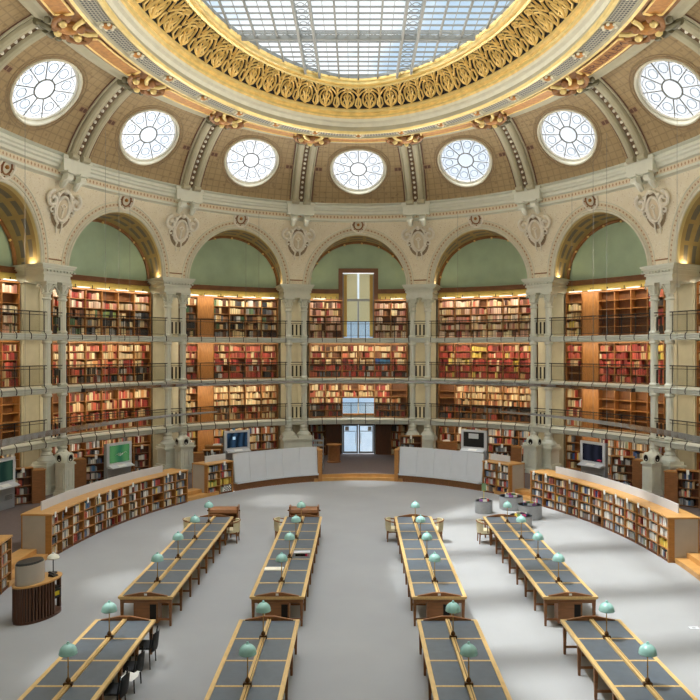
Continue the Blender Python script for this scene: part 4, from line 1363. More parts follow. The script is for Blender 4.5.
# ------------------------------------------------------------------ chairs
def build_chair(loc, rz, label):
    t = root('armchair', loc, rz, label, 'chair', 'cream tub chairs at the tables')
    for sx in (-1, 1):
        for y, ty in ((-.22, .02), (.22, -.02)):
            m = MB(); m.tube([(sx*.24, y, 0), (sx*.23, y+ty, .4)], .018, 7, r2=.028); m.build('leg', 'wood_m', t, smooth=True)
    m = MB(); m.lathe([(.27, .36), (.285, .38), (.285, .43), (.26, .47), (0, .48)], (0,0,0), 20, sy=.95); m.build('seat', 'cream', t, smooth=True)
    m = MB(); m.box(-.25, .25, -.23, .23, .33, .37); m.build('seat_frame', 'wood_m', t)
    rows = []
    for z, k in ((.42, .96), (.6, 1.0), (.79, 1.03)):
        rows.append([(.29*k*cos(a), .29*k*sin(a), z) for a in [R(200+14*i) for i in range(11)]])
    inn = [[(x*.88, y*.88, z) for x, y, z in r] for r in rows]
    m = MB(); m.grid(rows); m.grid(inn, flip=True)
    m.grid([rows[-1], inn[-1]]); m.grid([inn[0], rows[0]])
    m.add([rows[0][0], rows[1][0], rows[2][0], inn[2][0], inn[1][0], inn[0][0]], [(0,1,2,3,4,5)])
    m.add([rows[0][-1], rows[1][-1], rows[2][-1], inn[2][-1], inn[1][-1], inn[0][-1]], [(5,4,3,2,1,0)])
    m.build('backrest', 'cream', t, smooth=True)
    m = MB(); m.tube([(.3*cos(a), .3*sin(a) if a > R(190) and a < R(350) else .3*sin(a), .79-.1*abs(sin((a-R(270))/2))) for a in [R(168+12*i) for i in range(18)]], .022, 7); m.build('arm_rail', 'wood_m', t, smooth=True)
    for s in (-1, 1):
        m = MB(); m.tube([(s*.285, .06, .4), (s*.285, .05, .72)], .016, 6); m.build('arm_post', 'wood_m', t, smooth=True)
    return t
xs_ = TW/2+.06
yc = YF+TL/2-seg*.45
ch = build_chair((2.0-xs_, yc, 0), R(-90), 'cream tub chair at the far end of the inner right table, its left side')
for (x, y, rz, lab) in ((2.0+xs_+.02, yc-.1, R(90), 'cream tub chair at the far end of the inner right table, its right side'),
                        (5.24-xs_, yc-.3, R(-90), 'cream tub chair at the left side of the far right table, its far end'),
                        (-2.005-xs_, yc, R(-90), 'cream tub chair mostly hidden left of the inner left table, far end'),
                        (-5.255+xs_, yc-.2, R(90), 'cream tub chair on the right of the far left table, its far end'),
                        (-5.255-xs_, yc, R(-90), 'cream tub chair just showing left of the far left table')):
    o = dup(ch, (x, y, 0), rz); o['label'] = lab
def build_mesh_chair(loc, rz, label):
    t = root('office_chair', loc, rz, label, 'chair', 'black mesh chairs')
    for sx in (-1, 1):
        for y in (-.2, .2):
            m = MB(); m.tube([(sx*.23, y*1.1, 0), (sx*.22, y, .42)], .014, 7); m.build('leg', 'black', t, smooth=True)
        m = MB(); m.tube([(sx*.22, -.2, .42), (sx*.23, -.26, .77)], .014, 7); m.build('back_post', 'black', t, smooth=True)
    m = MB(); m.box(-.24, .24, -.22, .24, .42, .46); m.build('seat', 'meshb', t)
    m = MB(); m.grid([[(-.24+.12*i, -.24-.02*(2-abs(i-2))-.04*j/3, .36+.13*j) for i in range(5)] for j in range(4)])
    m.grid([[(-.24+.12*i, -.27-.02*(2-abs(i-2))-.04*j/3, .36+.13*j) for i in range(5)] for j in range(4)], flip=True)
    m.build('backrest', 'meshb', t, smooth=True)
    return t
mc = None
for k, (dy, lab) in enumerate(((seg*.6, 'farthest'), (seg*1.6, 'middle'), (seg*2.5, 'nearest'))):
    loc = (-5.255+TW/2-.1, YN+TL/2-dy, 0); lab = 'black mesh chair tucked under the nearer far left table, %s of the three' % lab
    if mc is None: mc = build_mesh_chair(loc, R(90), lab)
    else: o = dup(mc, loc, R(90)); o['label'] = lab
t = root('cloth_bag', (-5.255+.78, YN+TL/2-seg*2.1, .47), 0, 'white and blue cloth lying on a black chair by the nearer far left table', 'cloth')
m = MB(); m.grid([[(-.12+.06*i, -.2+.08*j, .0+.03*((i*7+j*3) % 4)/2) for i in range(6)] for j in range(6)]); m.build('folded_cloth', 'white', t, smooth=True)

# ------------------------------------------------------------------ curved bookcases round the reading floor
CF = 6.12
def curved_case(a0, a1, ncol, ends, label, who, screen=None, h=1.46, depth=1.0, CF=6.12):
    am = (a0+a1)/2; L = Q(am, CF-.5, 0)
    t = root('curved_bookcase', L, 0, label, 'bookcase', 'low curved bookcases')
    n = ncol; db = CF-.34; dk = CF-depth
    m = MB(); m.cbox(a0, a1, dk, db, ZP, h-.05, n, Q); m.build('rear_body', 'warmgrey', t, loc=L)
    m = MB(); m.cbox(a0, a1, db, db+.02, .06, h-.05, n, Q); m.build('back_panel', 'wood_d', t, loc=L)
    m = MB(); m.cbox(a0, a1, db, CF-.02, 0, .07, n, Q); m.build('plinth', 'wood_d', t, loc=L)
    m = MB(); m.cbox(a0-.02, a1+.02, dk-.02, CF+.02, h-.05, h, n, Q); m.build('oak_top', 'oak_top', t, loc=L)
    ub = [a0+(a1-a0)*k/n for k in range(n+1)]
    for k in range(n+1):
        w = .02 if k not in (0, n) else .06
        m = MB(); m.cbox(max(a0, ub[k]-w), min(a1, ub[k]+w), db, CF, .0, h-.05, 1, Q); m.build('upright', 'wood_c' if k in (0, n) else 'wood', t, loc=L)
    zs = [.07+(h-.05-.07)*j/4 for j in range(4)]
    for j in range(1, 4):
        m = MB(); m.cbox(a0+.03, a1-.03, db, CF-.01, zs[j]-.022, zs[j], n, Q); m.build('shelf', 'wood', t, loc=L)
    for e in ends:
        m = MB(); a = a0 if e < 0 else a1
        m.cbox(a-.012, a+.012, dk+.04, CF-.2, .03, h-.06, 1, Q); m.build('end_panel', 'warmgrey', t, loc=L)
        m = MB()
        m.cbox(a-.016, a+.016, dk, dk+.04, .0, h-.05, 1, Q); m.build('end_edge', 'wood_c', t, loc=L)
        m = MB(); m.cbox(a-.016, a+.016, CF-.2, CF, .0, h-.05, 1, Q)
        m.build('end_edge', 'wood_c', t, loc=L)
    if screen:
        m = MB(); m.cbox(a0+screen[0], a1-screen[1], CF-.62, CF-.58, h, h+.3, n, Q); m.build('low_screen', 'grey', t, loc=L)
    # shelf cards
    for k in range(n):
        if rnd() < .72:
            aa = ub[k]+.3*(a1-a0)/n
            p = Q(aa, CF+.02, 0); T = vn(vs_(Q(aa+.1, CF, 0), Q(aa, CF, 0))); F = (-(-T[1]), -T[0]); F = (T[1], -T[0])
            m = MB(); m.fbox(p, T, F, -.06, .06, 0, .012, h-.15, h+.03); m.build('shelf_card', 'white', t, loc=L)
    for k in range(n):
        a = Q(ub[k], CF-.03); b = Q(ub[k+1], CF-.03)
        T = vn((b[0]-a[0], b[1]-a[1], 0)); F = (T[1], -T[0]); wd = math.hypot(b[0]-a[0], b[1]-a[1])
        for j in range(4):
            hh = (zs[j+1]-.03 if j < 3 else h-.06)-zs[j]
            pl = MIXED
            if who == 'long right' and k > 5 and j > 0: pl = pal((WHT,4),(GREY,3),(RED,1),(CREAM,1))
            if who == 'long right' and rnd() < .05: pl = YEL
            if 'short left' in who and j == 1: pl = YEL[:1]+GRN[2:]
            f = .7+.28*rnd()
            if rnd() < .06: f = .25
            fill_row(a, T, F, .035, wd-.035, -.02, zs[j], hh, pl, f, (.022, .05), 4, (.66, .9), (who, k, j, n), (.16, .22))
    return t
aL0, aL1 = a_of_t(-87.9), a_of_t(-53.7)
aR0, aR1 = a_of_t(54.6), a_of_t(89.5)
curved_case(aL0, aL1, 12, (-1,), 'long curved oak bookcase sweeping along the left of the reading floor', 'long left', (.55, 1.0), CF=6.24)
curved_case(aR0, aR1, 12, (1,), 'long curved oak bookcase sweeping along the right of the reading floor', 'long right', (1.0, .6), CF=6.34)
aS0, aS1 = a_of_t(-48.0), a_of_t(-41.0)
curved_case(aS0, aS1, 2, (-1,), 'short two-bay oak bookcase at the far left, beside the white display screens', 'short left', (.4, 0), 1.5)
curved_case(-aS1-.05, -aS0, 2, (1,), 'short two-bay oak bookcase at the far right, beside the white display screens', 'short right', (0, .5), 1.5)
aX = a_of_t(-97.2)
curved_case(aX-4.2, aX, 5, (), 'oak bookcase cut off by the left edge of the picture', 'edge left', None, 1.46)
curved_case(-aX, -aX+4.2, 5, (), 'oak bookcase just beyond the right edge, near the camera', 'edge right', None, 1.46)

# slanted white display screens either side of the entrance gap
for s in (-1, 1):
    a0, a1 = a_of_t(14.7), a_of_t(40.4)
    t = root('display_plinth', Q(s*(a0+a1)/2, CF-.3), 0, 'long dark oak plinth carrying the white display screens %s of the entrance gap' % side(s), 'plinth')
    L = tuple(t.location)
    lo, hi = sorted((s*a0, s*a1))
    m = MB(); m.cbox(lo, hi, CF-.35, CF-.03, 0, .36, 10, Q); m.build('plinth_body', 'wood_m', t, loc=L)
    m = MB(); m.cbox(lo, hi, CF-.9, CF-.4, .32, 1.35, 10, Q); m.build('rear_cabinet', 'warmgrey', t, loc=L)
    for k in range(5):
        u0 = lo+(hi-lo)*k/5+.004; u1 = lo+(hi-lo)*(k+1)/5-.004
        nth = (k if s > 0 else 4-k)
        um = (u0+u1)/2; L2 = Q(um, CF-.2, .36)
        o = root('display_screen', L2, 0, 'pale grey slanted display panel, %s from the entrance gap, %s side' % (ORD[nth], side(s)), 'display panel', 'slanted display panels')
        m = MB()
        a = [Q(u0, CF-.02, .42), Q(u1, CF-.02, .42), Q(u1, CF-.18, 1.8), Q(u0, CF-.18, 1.8)]
        b = [Q(u0, CF-.07, .42), Q(u1, CF-.07, .42), Q(u1, CF-.23, 1.8), Q(u0, CF-.23, 1.8)]
        m.add(a+b, [(3,2,1,0), (4,5,6,7), (0,1,5,4), (1,2,6,5), (2,3,7,6), (3,0,4,7)]); m.build('panel', 'grey', o, loc=L2)
        m = MB(); m.cbox(u0, u1, CF-.08, CF+.17, .36, .4, 2, Q); m.cbox(u0, u1, CF+.15, CF+.17, .4, .45, 2, Q); m.build('ledge', 'grey', o, loc=L2)
    # end post
    ap = s*(a0-.12); L3 = Q(ap, CF-.2)
    o = root('end_post', L3, 0, 'square oak end post %s of the entrance gap' % side(s), 'post', 'oak posts at the entrance gap')
    m = MB(); m.cbox(ap-.11, ap+.11, CF-1.0, CF+.03, 0, 1.62, 1, Q); m.build('post_body', 'wood_c', o, loc=L3)
    m = MB(); m.cbox(ap-.14, ap+.14, CF-1.03, CF+.06, 1.62, 1.67, 1, Q); m.build('post_cap', 'oak_top', o, loc=L3)

# ------------------------------------------------------------------ individual books
def bscore(b):
    O, T, F, x = b[0:4]; X = O[0]+T[0]*x; Y = O[1]+T[1]*x-CYC; Z = b[7]
    px = 358.3+762*X/Y; py = 350.8+762*(6.82-Z)/Y
    if not (2 < px < 698): return -1
    return b[4]*b[8]/(Y*Y)
sc_ = sorted(BOOKS, key=bscore, reverse=True)
single = [b for b in sc_[:300] if bscore(b) > 0]
ids = set(id(b) for b in single)
for b in BOOKS:
    if id(b) not in ids: put_book(stuff, b)
o = stuff.build('shelved_books', 'books', colors=True); tag(o, 'rows of books filling the gallery shelves and the farther parts of the low bookcases', 'books', kind='stuff')
def cname(c):
    r, g, b_ = [q/255 for q in c[:3]]
    mx, mn = max(r, g, b_), min(r, g, b_)
    if mx-mn < .1: return 'white' if mx > .78 else ('grey' if mx > .42 else 'dark grey')
    if r > .75 and g > .65: return 'cream' if b_ > .5 else 'yellow'
    if r == mx and g < .45 and b_ < .45: return 'red' if r > .5 else 'brown'
    if r == mx: return 'orange' if g > .38 and b_ < .4 else 'tan'
    return 'green' if g == mx else 'blue'
bm_cache = {}
def book_mesh(c):
    key = tuple(int(q/14) for q in c)
    if key in bm_cache: return bm_cache[key]
    m = MB()
    m.box(0, .12, 0, 1, 0, 1); m.box(.88, 1, 0, 1, 0, 1)
    pr = [(0, 0), (.15, -.03), (.5, -.05), (.85, -.03), (1, 0)]
    vs = [(x, y, z) for z in (0, 1) for x, y in pr]+[(x, .06, z) for z in (0, 1) for x in (0, 1)]
    m.add(vs, [(10,11,4,3,2,1,0), (5,6,7,8,9,13,12)]+[(i, i+1, i+6, i+5) for i in range(4)]+[(0,5,12,10),(4,11,13,9)])
    m.box(.12, .88, .05, .95, .03, .97, 1)
    for z in (.12, .8): m.add([(x, y-.006, zz) for zz in (z, z+.04) for x, y in pr], [(i, i+1, i+6, i+5) for i in range(4)], 2)
    key_m = mat('book_cover', c, .5)
    o = m.build('book', [key_m, 'paper', 'gold_l'])
    bm_cache[key] = o.data
    bpy.data.objects.remove(o)
    return bm_cache[key]
# recalc: count position along each shelf
from collections import defaultdict
PLACE = {'long left': 'long left case', 'long right': 'long right case', 'short left': 'short left case', 'short right': 'short right case', 'edge left': 'left edge case', 'edge right': 'right edge case'}
ROWN = ['bottom', 'lower middle', 'upper middle', 'top']
for b in single:
    O, T, F, x, w, yb, dp, z0, h, cc, n, (who, k, j, nc) = b
    me = book_mesh(tuple(int(q) for q in cc))
    o = bpy.data.objects.new('book', me); col.objects.link(o)
    o.location = (O[0]+T[0]*x+F[0]*yb, O[1]+T[1]*x+F[1]*yb, z0+.001)
    o.rotation_euler = (0, 0, atan2(T[1], T[0]))
    o.scale = (w, dp, h)
    kk = k if 'left' in who else nc-1-k
    tag(o, '%s book, %s from left, %s shelf, %s bay, %s' % (cname(cc), ORD[min(n, 19)], ROWN[j], ORD[kk], PLACE[who]), 'book', 'books in the low curved bookcases')

p0 = Q(aS0+(aS1-aS0)*.78, 6.13, .09)
T = vn(vs_(Q(aS0+(aS1-aS0)*.78+.1, 6.1), Q(aS0+(aS1-aS0)*.78, 6.1)))
t = root('chequered_magazine', p0, atan2(T[1], T[0]), 'black and white chequered magazine on the bottom shelf of the short far left bookcase', 'magazine')
m = MB(); m.box(-.22, .22, 0, .015, 0, .26); m.build('cover', 'white', t)
for i in range(6):
    for j in range(4):
        if (i+j) % 2 == 0:
            m = MB(); m.box(-.21+.07*i, -.14+.07*i, -.004, 0, .01+.06*j, .07+.06*j); m.build('black_square', 'plastic_b', t)
# local y of the book frame points away from the reader: F = reader side; rotate mesh so -y is depth
# ------------------------------------------------------------------ round drums of magazines
def drum(px, Z, X, r, h, label, sign=False):
    t = root('magazine_drum', (X, Z+CYC, 0), 0, label, 'drum', 'round felt drums of magazines')
    m = MB(); m.lathe([(r*.97, 0), (r, .03), (r, h), (r-.03, h), (r-.03, h-.12), (0, h-.12)], (0,0,0), 32); m.build('drum_body', 'felt', t, smooth=True, angle=40)
    m = MB(); m.lathe([(r+.006, h-.02), (r+.006, h), (r-.034, h), (r-.034, h-.02)], (0,0,0), 32); m.build('rim', 'grey_m', t, smooth=True, angle=40)
    m = MB(); m.box(-.01, .01, -r+.04, r-.04, h-.12, h-.02); m.box(-r+.04, r-.04, -.01, .01, h-.12, h-.02); m.build('divider', 'grey_m', t)
    if sign:
        m = MB(); m.tube([(0, 0, h-.12), (0, 0, h+.45)], .012, 6); st = m.build('sign_stick', 'yel', t)
        m = MB(); m.box(-.09, .09, -.01, .01, h+.4, h+.72); m.build('green_sign', 'greenc', t)
    return t
DR = [(483.5, 32.1, 5.29, .36, .52, 'grey felt magazine drum with a green card on a yellow stick', True, 'drum with the card', 7),
      (511.5, 32.9, 6.6, .5, .56, 'wide grey felt magazine drum, the one nearest the short far right bookcase', False, 'drum by the short case', 9),
      (530.5, 31.1, 7.0, .48, .56, 'wide grey felt magazine drum holding a pink magazine, rightmost drum', False, 'rightmost drum', 9),
      (520.7, 29.5, 6.3, .42, .46, 'grey felt magazine drum closest to the far right reading table', False, 'drum closest to the tables', 8)]
MG = [('pink', (222, 90, 150)), ('white', (236, 236, 230)), ('blue', (70, 110, 176)), ('red', (196, 60, 50)), ('dark', (60, 60, 66)), ('yellow', (220, 196, 80)), ('grey', (160, 166, 170)), ('green', (110, 150, 100)), ('purple', (140, 90, 150))]
for px, Z, X, r, h, lab, sg, nm2, cnt in DR:
    drum(px, Z, X, r, h, lab, sg)
    for q in range(cnt):
        a = 2*pi*q/cnt+.3; cn, c = MG[(q*2+int(r*100)) % 9] if not (r == .48 and q == 0) else MG[0]
        rr = r*.58
        o = bpy.data.objects.new('magazine', None)
        m = MB(); m.box(-.1, .1, -.012, .012, 0, .2)
        m.box(-.095, .095, -.009, .009, .2, .203, 1)
        ob = m.build('magazine', [mat('magazine_cover', c, .4), 'paper'])
        ob.location = (X+rr*cos(a), Z+CYC+rr*sin(a), h-.118); ob.rotation_euler = (R(-12), 0, a+pi/2)
        pos = ['right', 'back right', 'back', 'back left', 'left', 'front left', 'front', 'front right'][int(((a % (2*pi))+pi/8)/(pi/4)) % 8]
        tag(ob, '%s magazine standing at the %s of the %s' % (cn, pos, nm2), 'magazine', 'magazines in the round drums')

# ------------------------------------------------------------------ slatted reception desk
cx, cy = -8.24, 19.58+CYC
rz = atan2(1.6, .62)
t = root('reception_desk', (cx, cy, 0), rz, 'oval reception desk with dark vertical slats and an oak top, on the left', 'desk')
rx, ry = .75, .42
def el(a, k=1.0): return (rx*k*cos(a), ry*k*sin(a))
m = MB(); vs = [(*el(2*pi*i/48), z) for z in (.91, .95) for i in range(48)]
m.add(vs, [tuple(range(47, -1, -1)), tuple(range(48, 96))]+[(i, (i+1)%48, 48+(i+1)%48, 48+i) for i in range(48)]); m.build('desk_top', 'oak_top', t)
m = MB(); vs = [(*el(2*pi*i/48, .96), z) for z in (0, .06) for i in range(48)]
m.add(vs, [tuple(range(47, -1, -1)), tuple(range(48, 96))]+[(i, (i+1)%48, 48+(i+1)%48, 48+i) for i in range(48)]); m.build('base_board', 'slat', t)
a0, a1 = R(95), R(282)
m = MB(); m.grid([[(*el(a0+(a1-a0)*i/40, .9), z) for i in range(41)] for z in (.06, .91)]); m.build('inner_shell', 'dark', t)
ns = 26
for i in range(ns):
    a = a0+(a1-a0)*i/(ns-1); x, y = el(a, .945); w = .022
    nx, ny = cos(a)/rx, sin(a)/ry; q = math.hypot(nx, ny); nx /= q; ny /= q
    m = MB(); m.fbox((x, y), (-ny, nx), (nx, ny), -w, w, -.03, .02, .06, .91); m.build('slat', 'slat', t)
for z in (.35, .62):
    m = MB(); m.box(.1, .62, -.2, .2, z, z+.02); m.build('inner_shelf', 'dark', t)
m = MB(); x, y = el(R(-8), .93); m.box(x-.03, x+.03, y-.05, y+.05, .06, .91); m.build('end_post', 'slat', t)
def dl(x, y, z=0):
    return (cx+x*cos(rz)-y*sin(rz), cy+x*sin(rz)+y*cos(rz), z)
k_ = root('monitor_hood', dl(-.26, 0, .95), rz, 'curved pale grey hood with a black rim standing on the slatted reception desk', 'screen hood')
m = MB(); rows = [[(.42*cos(a), .27*sin(a), z) for a in [R(60+24*i) for i in range(13)]] for z in (0, .5)]
inn = [[(x*.95, y*.93, z) for x, y, z in r] for r in rows]
m.grid(rows); m.grid(inn, flip=True); m.grid([rows[1], inn[1]]); m.build('hood_shell', 'warmgrey', k_, smooth=True)
m = MB(); m.lathe([(.39, .46), (.41, .5), (.38, .55), (0, .55)], (0,0,0), 32, sy=.62); m.build('black_rim', 'plastic_b', k_, smooth=True)
k_ = root('telephone', dl(.36, -.18, .95), rz, 'small black telephone on the slatted reception desk', 'telephone')
m = MB(); m.add([(-.09,-.08,0),(.09,-.08,0),(.09,.1,0),(-.09,.1,0),(-.08,-.07,.03),(.08,-.07,.03),(.08,.09,.08),(-.08,.09,.08)], HEX); m.build('phone_body', 'plastic_b', k_)
m = MB(); m.tube([(-.06,-.08,.07),(-.06,-.04,.09),(-.06,.06,.12),(-.06,.1,.1)], .022, 8); m.build('handset', 'plastic_b', k_, smooth=True)
k_ = root('desk_lamp', dl(.6, .05, .95), rz, 'small white shaded lamp on the slatted reception desk', 'lamp')
m = MB(); m.lathe([(.1, 0), (.1, .02), (.02, .03), (.012, .05), (.012, .4)], (0,0,0), 14); m.build('stand', 'plastic_b', k_, smooth=True)
m = MB(); m.lathe([(.15, .38), (.16, .4), (.13, .46), (.06, .5), (.02, .51)], (0,0,0), 20); m.build('lamp_shade', 'white_g', k_, smooth=True)
m = MB(); m.lathe([(.02, .51), (.03, .53), (0, .55)], (0,0,0), 10); m.build('finial', 'grey', k_, smooth=True)
k_ = root('file_box', dl(.5, -.05, .371), rz, 'black box with a yellow label on the lower shelf of the reception desk', 'box')
m = MB(); m.box(-.14, .14, -.12, .12, 0, .2); m.build('box_body', 'plastic_b', k_); m = MB(); m.box(-.08, .08, -.125, -.12, .04, .15); m.build('yellow_label', 'yel', k_)
# floor socket
p = at(694, 628, 0)
k_ = root('floor_socket', (p[0], p[1], 0), 0, 'small steel floor socket cover in the carpet at the lower right', 'socket')
m = MB(); m.box(-.12, .12, -.08, .08, 0, .008); m.build('cover', 'grey', k_); m = MB(); m.box(-.04, .04, -.03, .03, .008, .012); m.build('lid', 'grey_m', k_)

# ------------------------------------------------------------------ kiosks with screens
KS = {-3: ('scr_dgreen', 'dark green picture'), -2: ('scr_green', 'bright green picture'), -1: ('scr_blue', 'dark blue picture'), 1: ('plastic_b', 'blank black picture'), 2: ('scr_dark', 'dark picture'), 3: ('scr_dark', 'dark picture')}
for c in (-3, -2, -1, 1, 2, 3):
    O, T, F = frame({-3: -3.0, -2: -2.09, -1: -1.05, 1: 1.0, 2: 2.05, 3: 3.0}[c], 1.0 if abs(c) == 3 else 1.8)
    F = (0.35*F[0]*0+F[0], F[1])
    rz = atan2(T[1], T[0])
    t = root('screen_kiosk', (O[0], O[1], ZP), rz, 'grey kiosk with a %s on screen, %s' % (KS[c][1], bayname(c)), 'screen kiosk', 'grey screen kiosks')
    # local: +x tangent, reader side is -y
    m = MB(); m.box(-.75, .75, 0, .22, 0, 2.08); m.build('housing', 'grey_m', t)
    m = MB(); m.box(-.78, .78, -.02, .03, 1.0, 2.1)
    m.build('bezel', 'grey', t)
    m = MB(); m.box(-.62, .62, -.03, -.02, 1.16, 1.98); s_ = m.build('screen', KS[c][0], t)
    if c == -2:
        for q in range(4):
            m = MB(); m.tube([(-.28+.1*q+.1*i, -.035, 1.5+.04*sin(i*1.6+q)+.03*q) for i in range(5)], .008, 4); m.build('white_wave', 'white', s_)
    if c == -1:
        m = MB(); m.box(-.28, -.12, -.036, -.03, 1.6, 1.76); m.build('lit_window', 'scr_lit', s_)
    if c == 2:
        m = MB(); m.lathe([(0, 0), (.12, .02), (.16, .06), (0, .1)], (.45, -.04, 1.2), 10, sy=.08); m.build('red_blot', 'scr_red', s_)
    if c == 1:
        m = MB(); m.box(-.3, .3, -.04, -.03, 1.62, 1.9); m.build('pale_window', 'grey', s_)
    m = MB(); m.add([(-.7,-.32,.92),(.7,-.32,.92),(.7,0,.92),(-.7,0,.92),(-.7,-.32,.95),(.7,-.32,.95),(.7,0,1.08),(-.7,0,1.08)], HEX); m.build('ledge', 'grey', t)
    m = MB(); m.add([(-.25,-.26,.975),(.25,-.26,.975),(.25,-.08,1.045),(-.25,-.08,1.045),(-.25,-.26,.99),(.25,-.26,.99),(.25,-.08,1.06),(-.25,-.08,1.06)], HEX); m.build('keyboard', 'white', t)
    for s in (-1, 1):
        m = MB(); m.box(s*.38-.24, s*.38+.24, -.012, 0, .35, .6); m.build('vent_grille', 'felt', t)
        m = MB()
        for q in range(6): m.box(s*.38-.22, s*.38+.22, -.018, -.012, .37+.036*q, .385+.036*q)
        m.build('louvre', 'plastic_b', t)

# ------------------------------------------------------------------ freestanding low bookcases on the raised floor
def free_case(px, pyt, z, w, label, side_=-1, h=1.5, ang=0, cols=1, who=''):
    D = 762*(6.82-z)/(pyt-350.8); X = (px-358.3)*D/762; Y = D+CYC
    t = root('low_bookcase', (X, Y, ZP), ang, label, 'bookcase', 'freestanding low bookcases')
    m = MB(); m.box(-w/2, w/2, .3, .34, 0, h); m.build('back_panel', 'wood_d', t)
    for x in (-w/2, w/2-.04): m = MB(); m.box(x, x+.04, 0, .34, 0, h); m.build('side_panel', 'wood_m', t)
    m = MB(); m.box(-w/2-.02, w/2+.02, -.02, .36, h, h+.04); m.build('top_board', 'wood_c', t)
    n = 4
    for j in range(n):
        z0 = .06+(h-.06)*j/n
        m = MB(); m.box(-w/2+.04, w/2-.04, .02, .3, z0-.02, z0); m.build('shelf', 'wood_m', t)
        ca, sa = cos(ang), sin(ang)
        T = (ca, sa); F = (sa, -ca)
        fill_row2((X, Y), T, F, -w/2+.05, w/2-.06, -.06, ZP+z0, (h-.1)/n-.03)
    # grey end body running back
    if side_:
        x0, x1 = (w/2, w/2+.5) if side_ > 0 else (-w/2-.5, -w/2)
        m = MB(); m.box(x0, x1, .0, .5, 0, h-.12); m.build('cabinet_body', 'wood_m', t)
        m = MB(); m.box(x0-.02, x1+.02, -.02, .52, h-.12, h-.08); m.build('cabinet_top', 'wood_c', t)
    m = MB(); m.box(-.06, .06, -.035, -.02, h-.14, h+.06); m.build('shelf_card', 'white', t)
    return t
lowbooks = MB()
def fill_row2(O, T, F, x0, x1, yb, z0, h):
    global stuff
    s = stuff
    globals()['stuff'] = lowbooks
    fill_row(O, T, F, x0, x1, yb, z0, h, MIXED, .6+.35*rnd(), (.022, .05), 4)
    globals()['stuff'] = s
free_case(23, 469, 1.83, .8, 'low oak bookcase with a plain brown cabinet, far left beside the dark green kiosk', 1, ang=R(35))
free_case(96, 456, 1.83, .95, 'low dark bookcase just left of the bright green kiosk', -1, ang=R(30))
free_case(142, 446, 1.83, .8, 'low bookcase between the bright green kiosk and the second left pier', 0, ang=R(25))
free_case(212, 447, 1.72, .9, 'low brown bookcase left of the dark blue kiosk', -1, ang=R(15), h=1.2)
free_case(502, 445, 1.83, 1.0, 'low dark bookcase right of the black-screened kiosk', 1, ang=R(-15))
free_case(622, 457, 1.83, 1.0, 'low dark bookcase right of the dark-screened kiosk in the second right bay', 1, ang=R(-32))
free_case(688, 471, 1.83, .9, 'low oak bookcase with brown cabinet at the right picture edge', -1, ang=R(-38))
free_case(411, 436, 1.95, 1.25, 'bookcase of colourful covers just right of the entrance gap', 0, ang=R(0), h=1.6)
o = lowbooks.build('shelf_books', 'books', colors=True); tag(o, 'mixed modern books on the freestanding low bookcases behind the kiosks', 'books', kind='stuff')
# boxes beside the left screens and stool by the door
p = at(318, 444, 1.7)
t = root('leaflet_stand', (p[0], p[1], ZP), 0, 'stacked blue grey leaflet trays standing left of the entrance gap', 'leaflet stand')
for j in range(7):
    m = MB(); m.box(-.28, .28, -.18, .18, .1+.24*j, .13+.24*j); m.box(-.28, .28, -.2, -.18, .1+.24*j, .2+.24*j); m.build('tray', 'grey_m', t)
for s in (-1, 1): m = MB(); m.box(s*.29-.015, s*.29+.015, -.18, .18, 0, 1.8); m.build('upright', 'grey_m', t)
p = at(334, 462, ZP)
t = root('round_stool_desk', (p[0], p[1], ZP), 0, 'small round brown wooden lectern desk inside the dark entrance recess', 'desk')
m = MB(); m.lathe([(.42, 0), (.42, .06), (.36, .1), (.36, .95), (.4, 1.0)], (0,0,0), 20); m.build('desk_body', 'wood_m', t, smooth=True, angle=40)
m = MB(); m.lathe([(.46, 1.0), (.47, 1.04), (0, 1.05)], (0,0,0), 24); m.build('desk_top', 'wood_c', t, smooth=True, angle=40)
# desks with papers beside far columns
for px, py, lab in ((216, 446, 'open white book lying on the low brown bookcase left of the blue kiosk'), (447, 442, 'white open papers on a brown desk right of the entrance screens')):
    p = at(px, py, 1.56 if px < 300 else 1.3)
    t = root('reading_desk', (p[0], p[1]+.3, ZP), 0, 'brown wooden staff desk %s' % ('left of the blue kiosk' if px < 300 else 'right of the entrance, below the lowest gallery'), 'desk', 'staff desks')
    m = MB(); m.box(-.6, .6, -.3, .3, 0, .96 if px > 300 else 1.2); m.build('desk_body', 'wood_m', t)
    hh = .96 if px > 300 else 1.2
    m = MB(); m.box(-.64, .64, -.34, .34, hh, hh+.04); m.build('desk_top', 'wood_c', t)
    b = root('open_book', (p[0], p[1]+.3, ZP+hh+.04), 0, lab, 'book', 'open books on desks')
    for s in (-1, 1):
        m = MB(); m.add([(0,-.12,0),(s*.22,-.12,0),(s*.22,.14,0),(0,.14,0),(0,-.12,.05),(s*.22,-.12,.02),(s*.22,.14,.06),(0,.14,.09)], HEX if s > 0 else [tuple(reversed(f)) for f in HEX]); m.build('page_block', 'white', b)

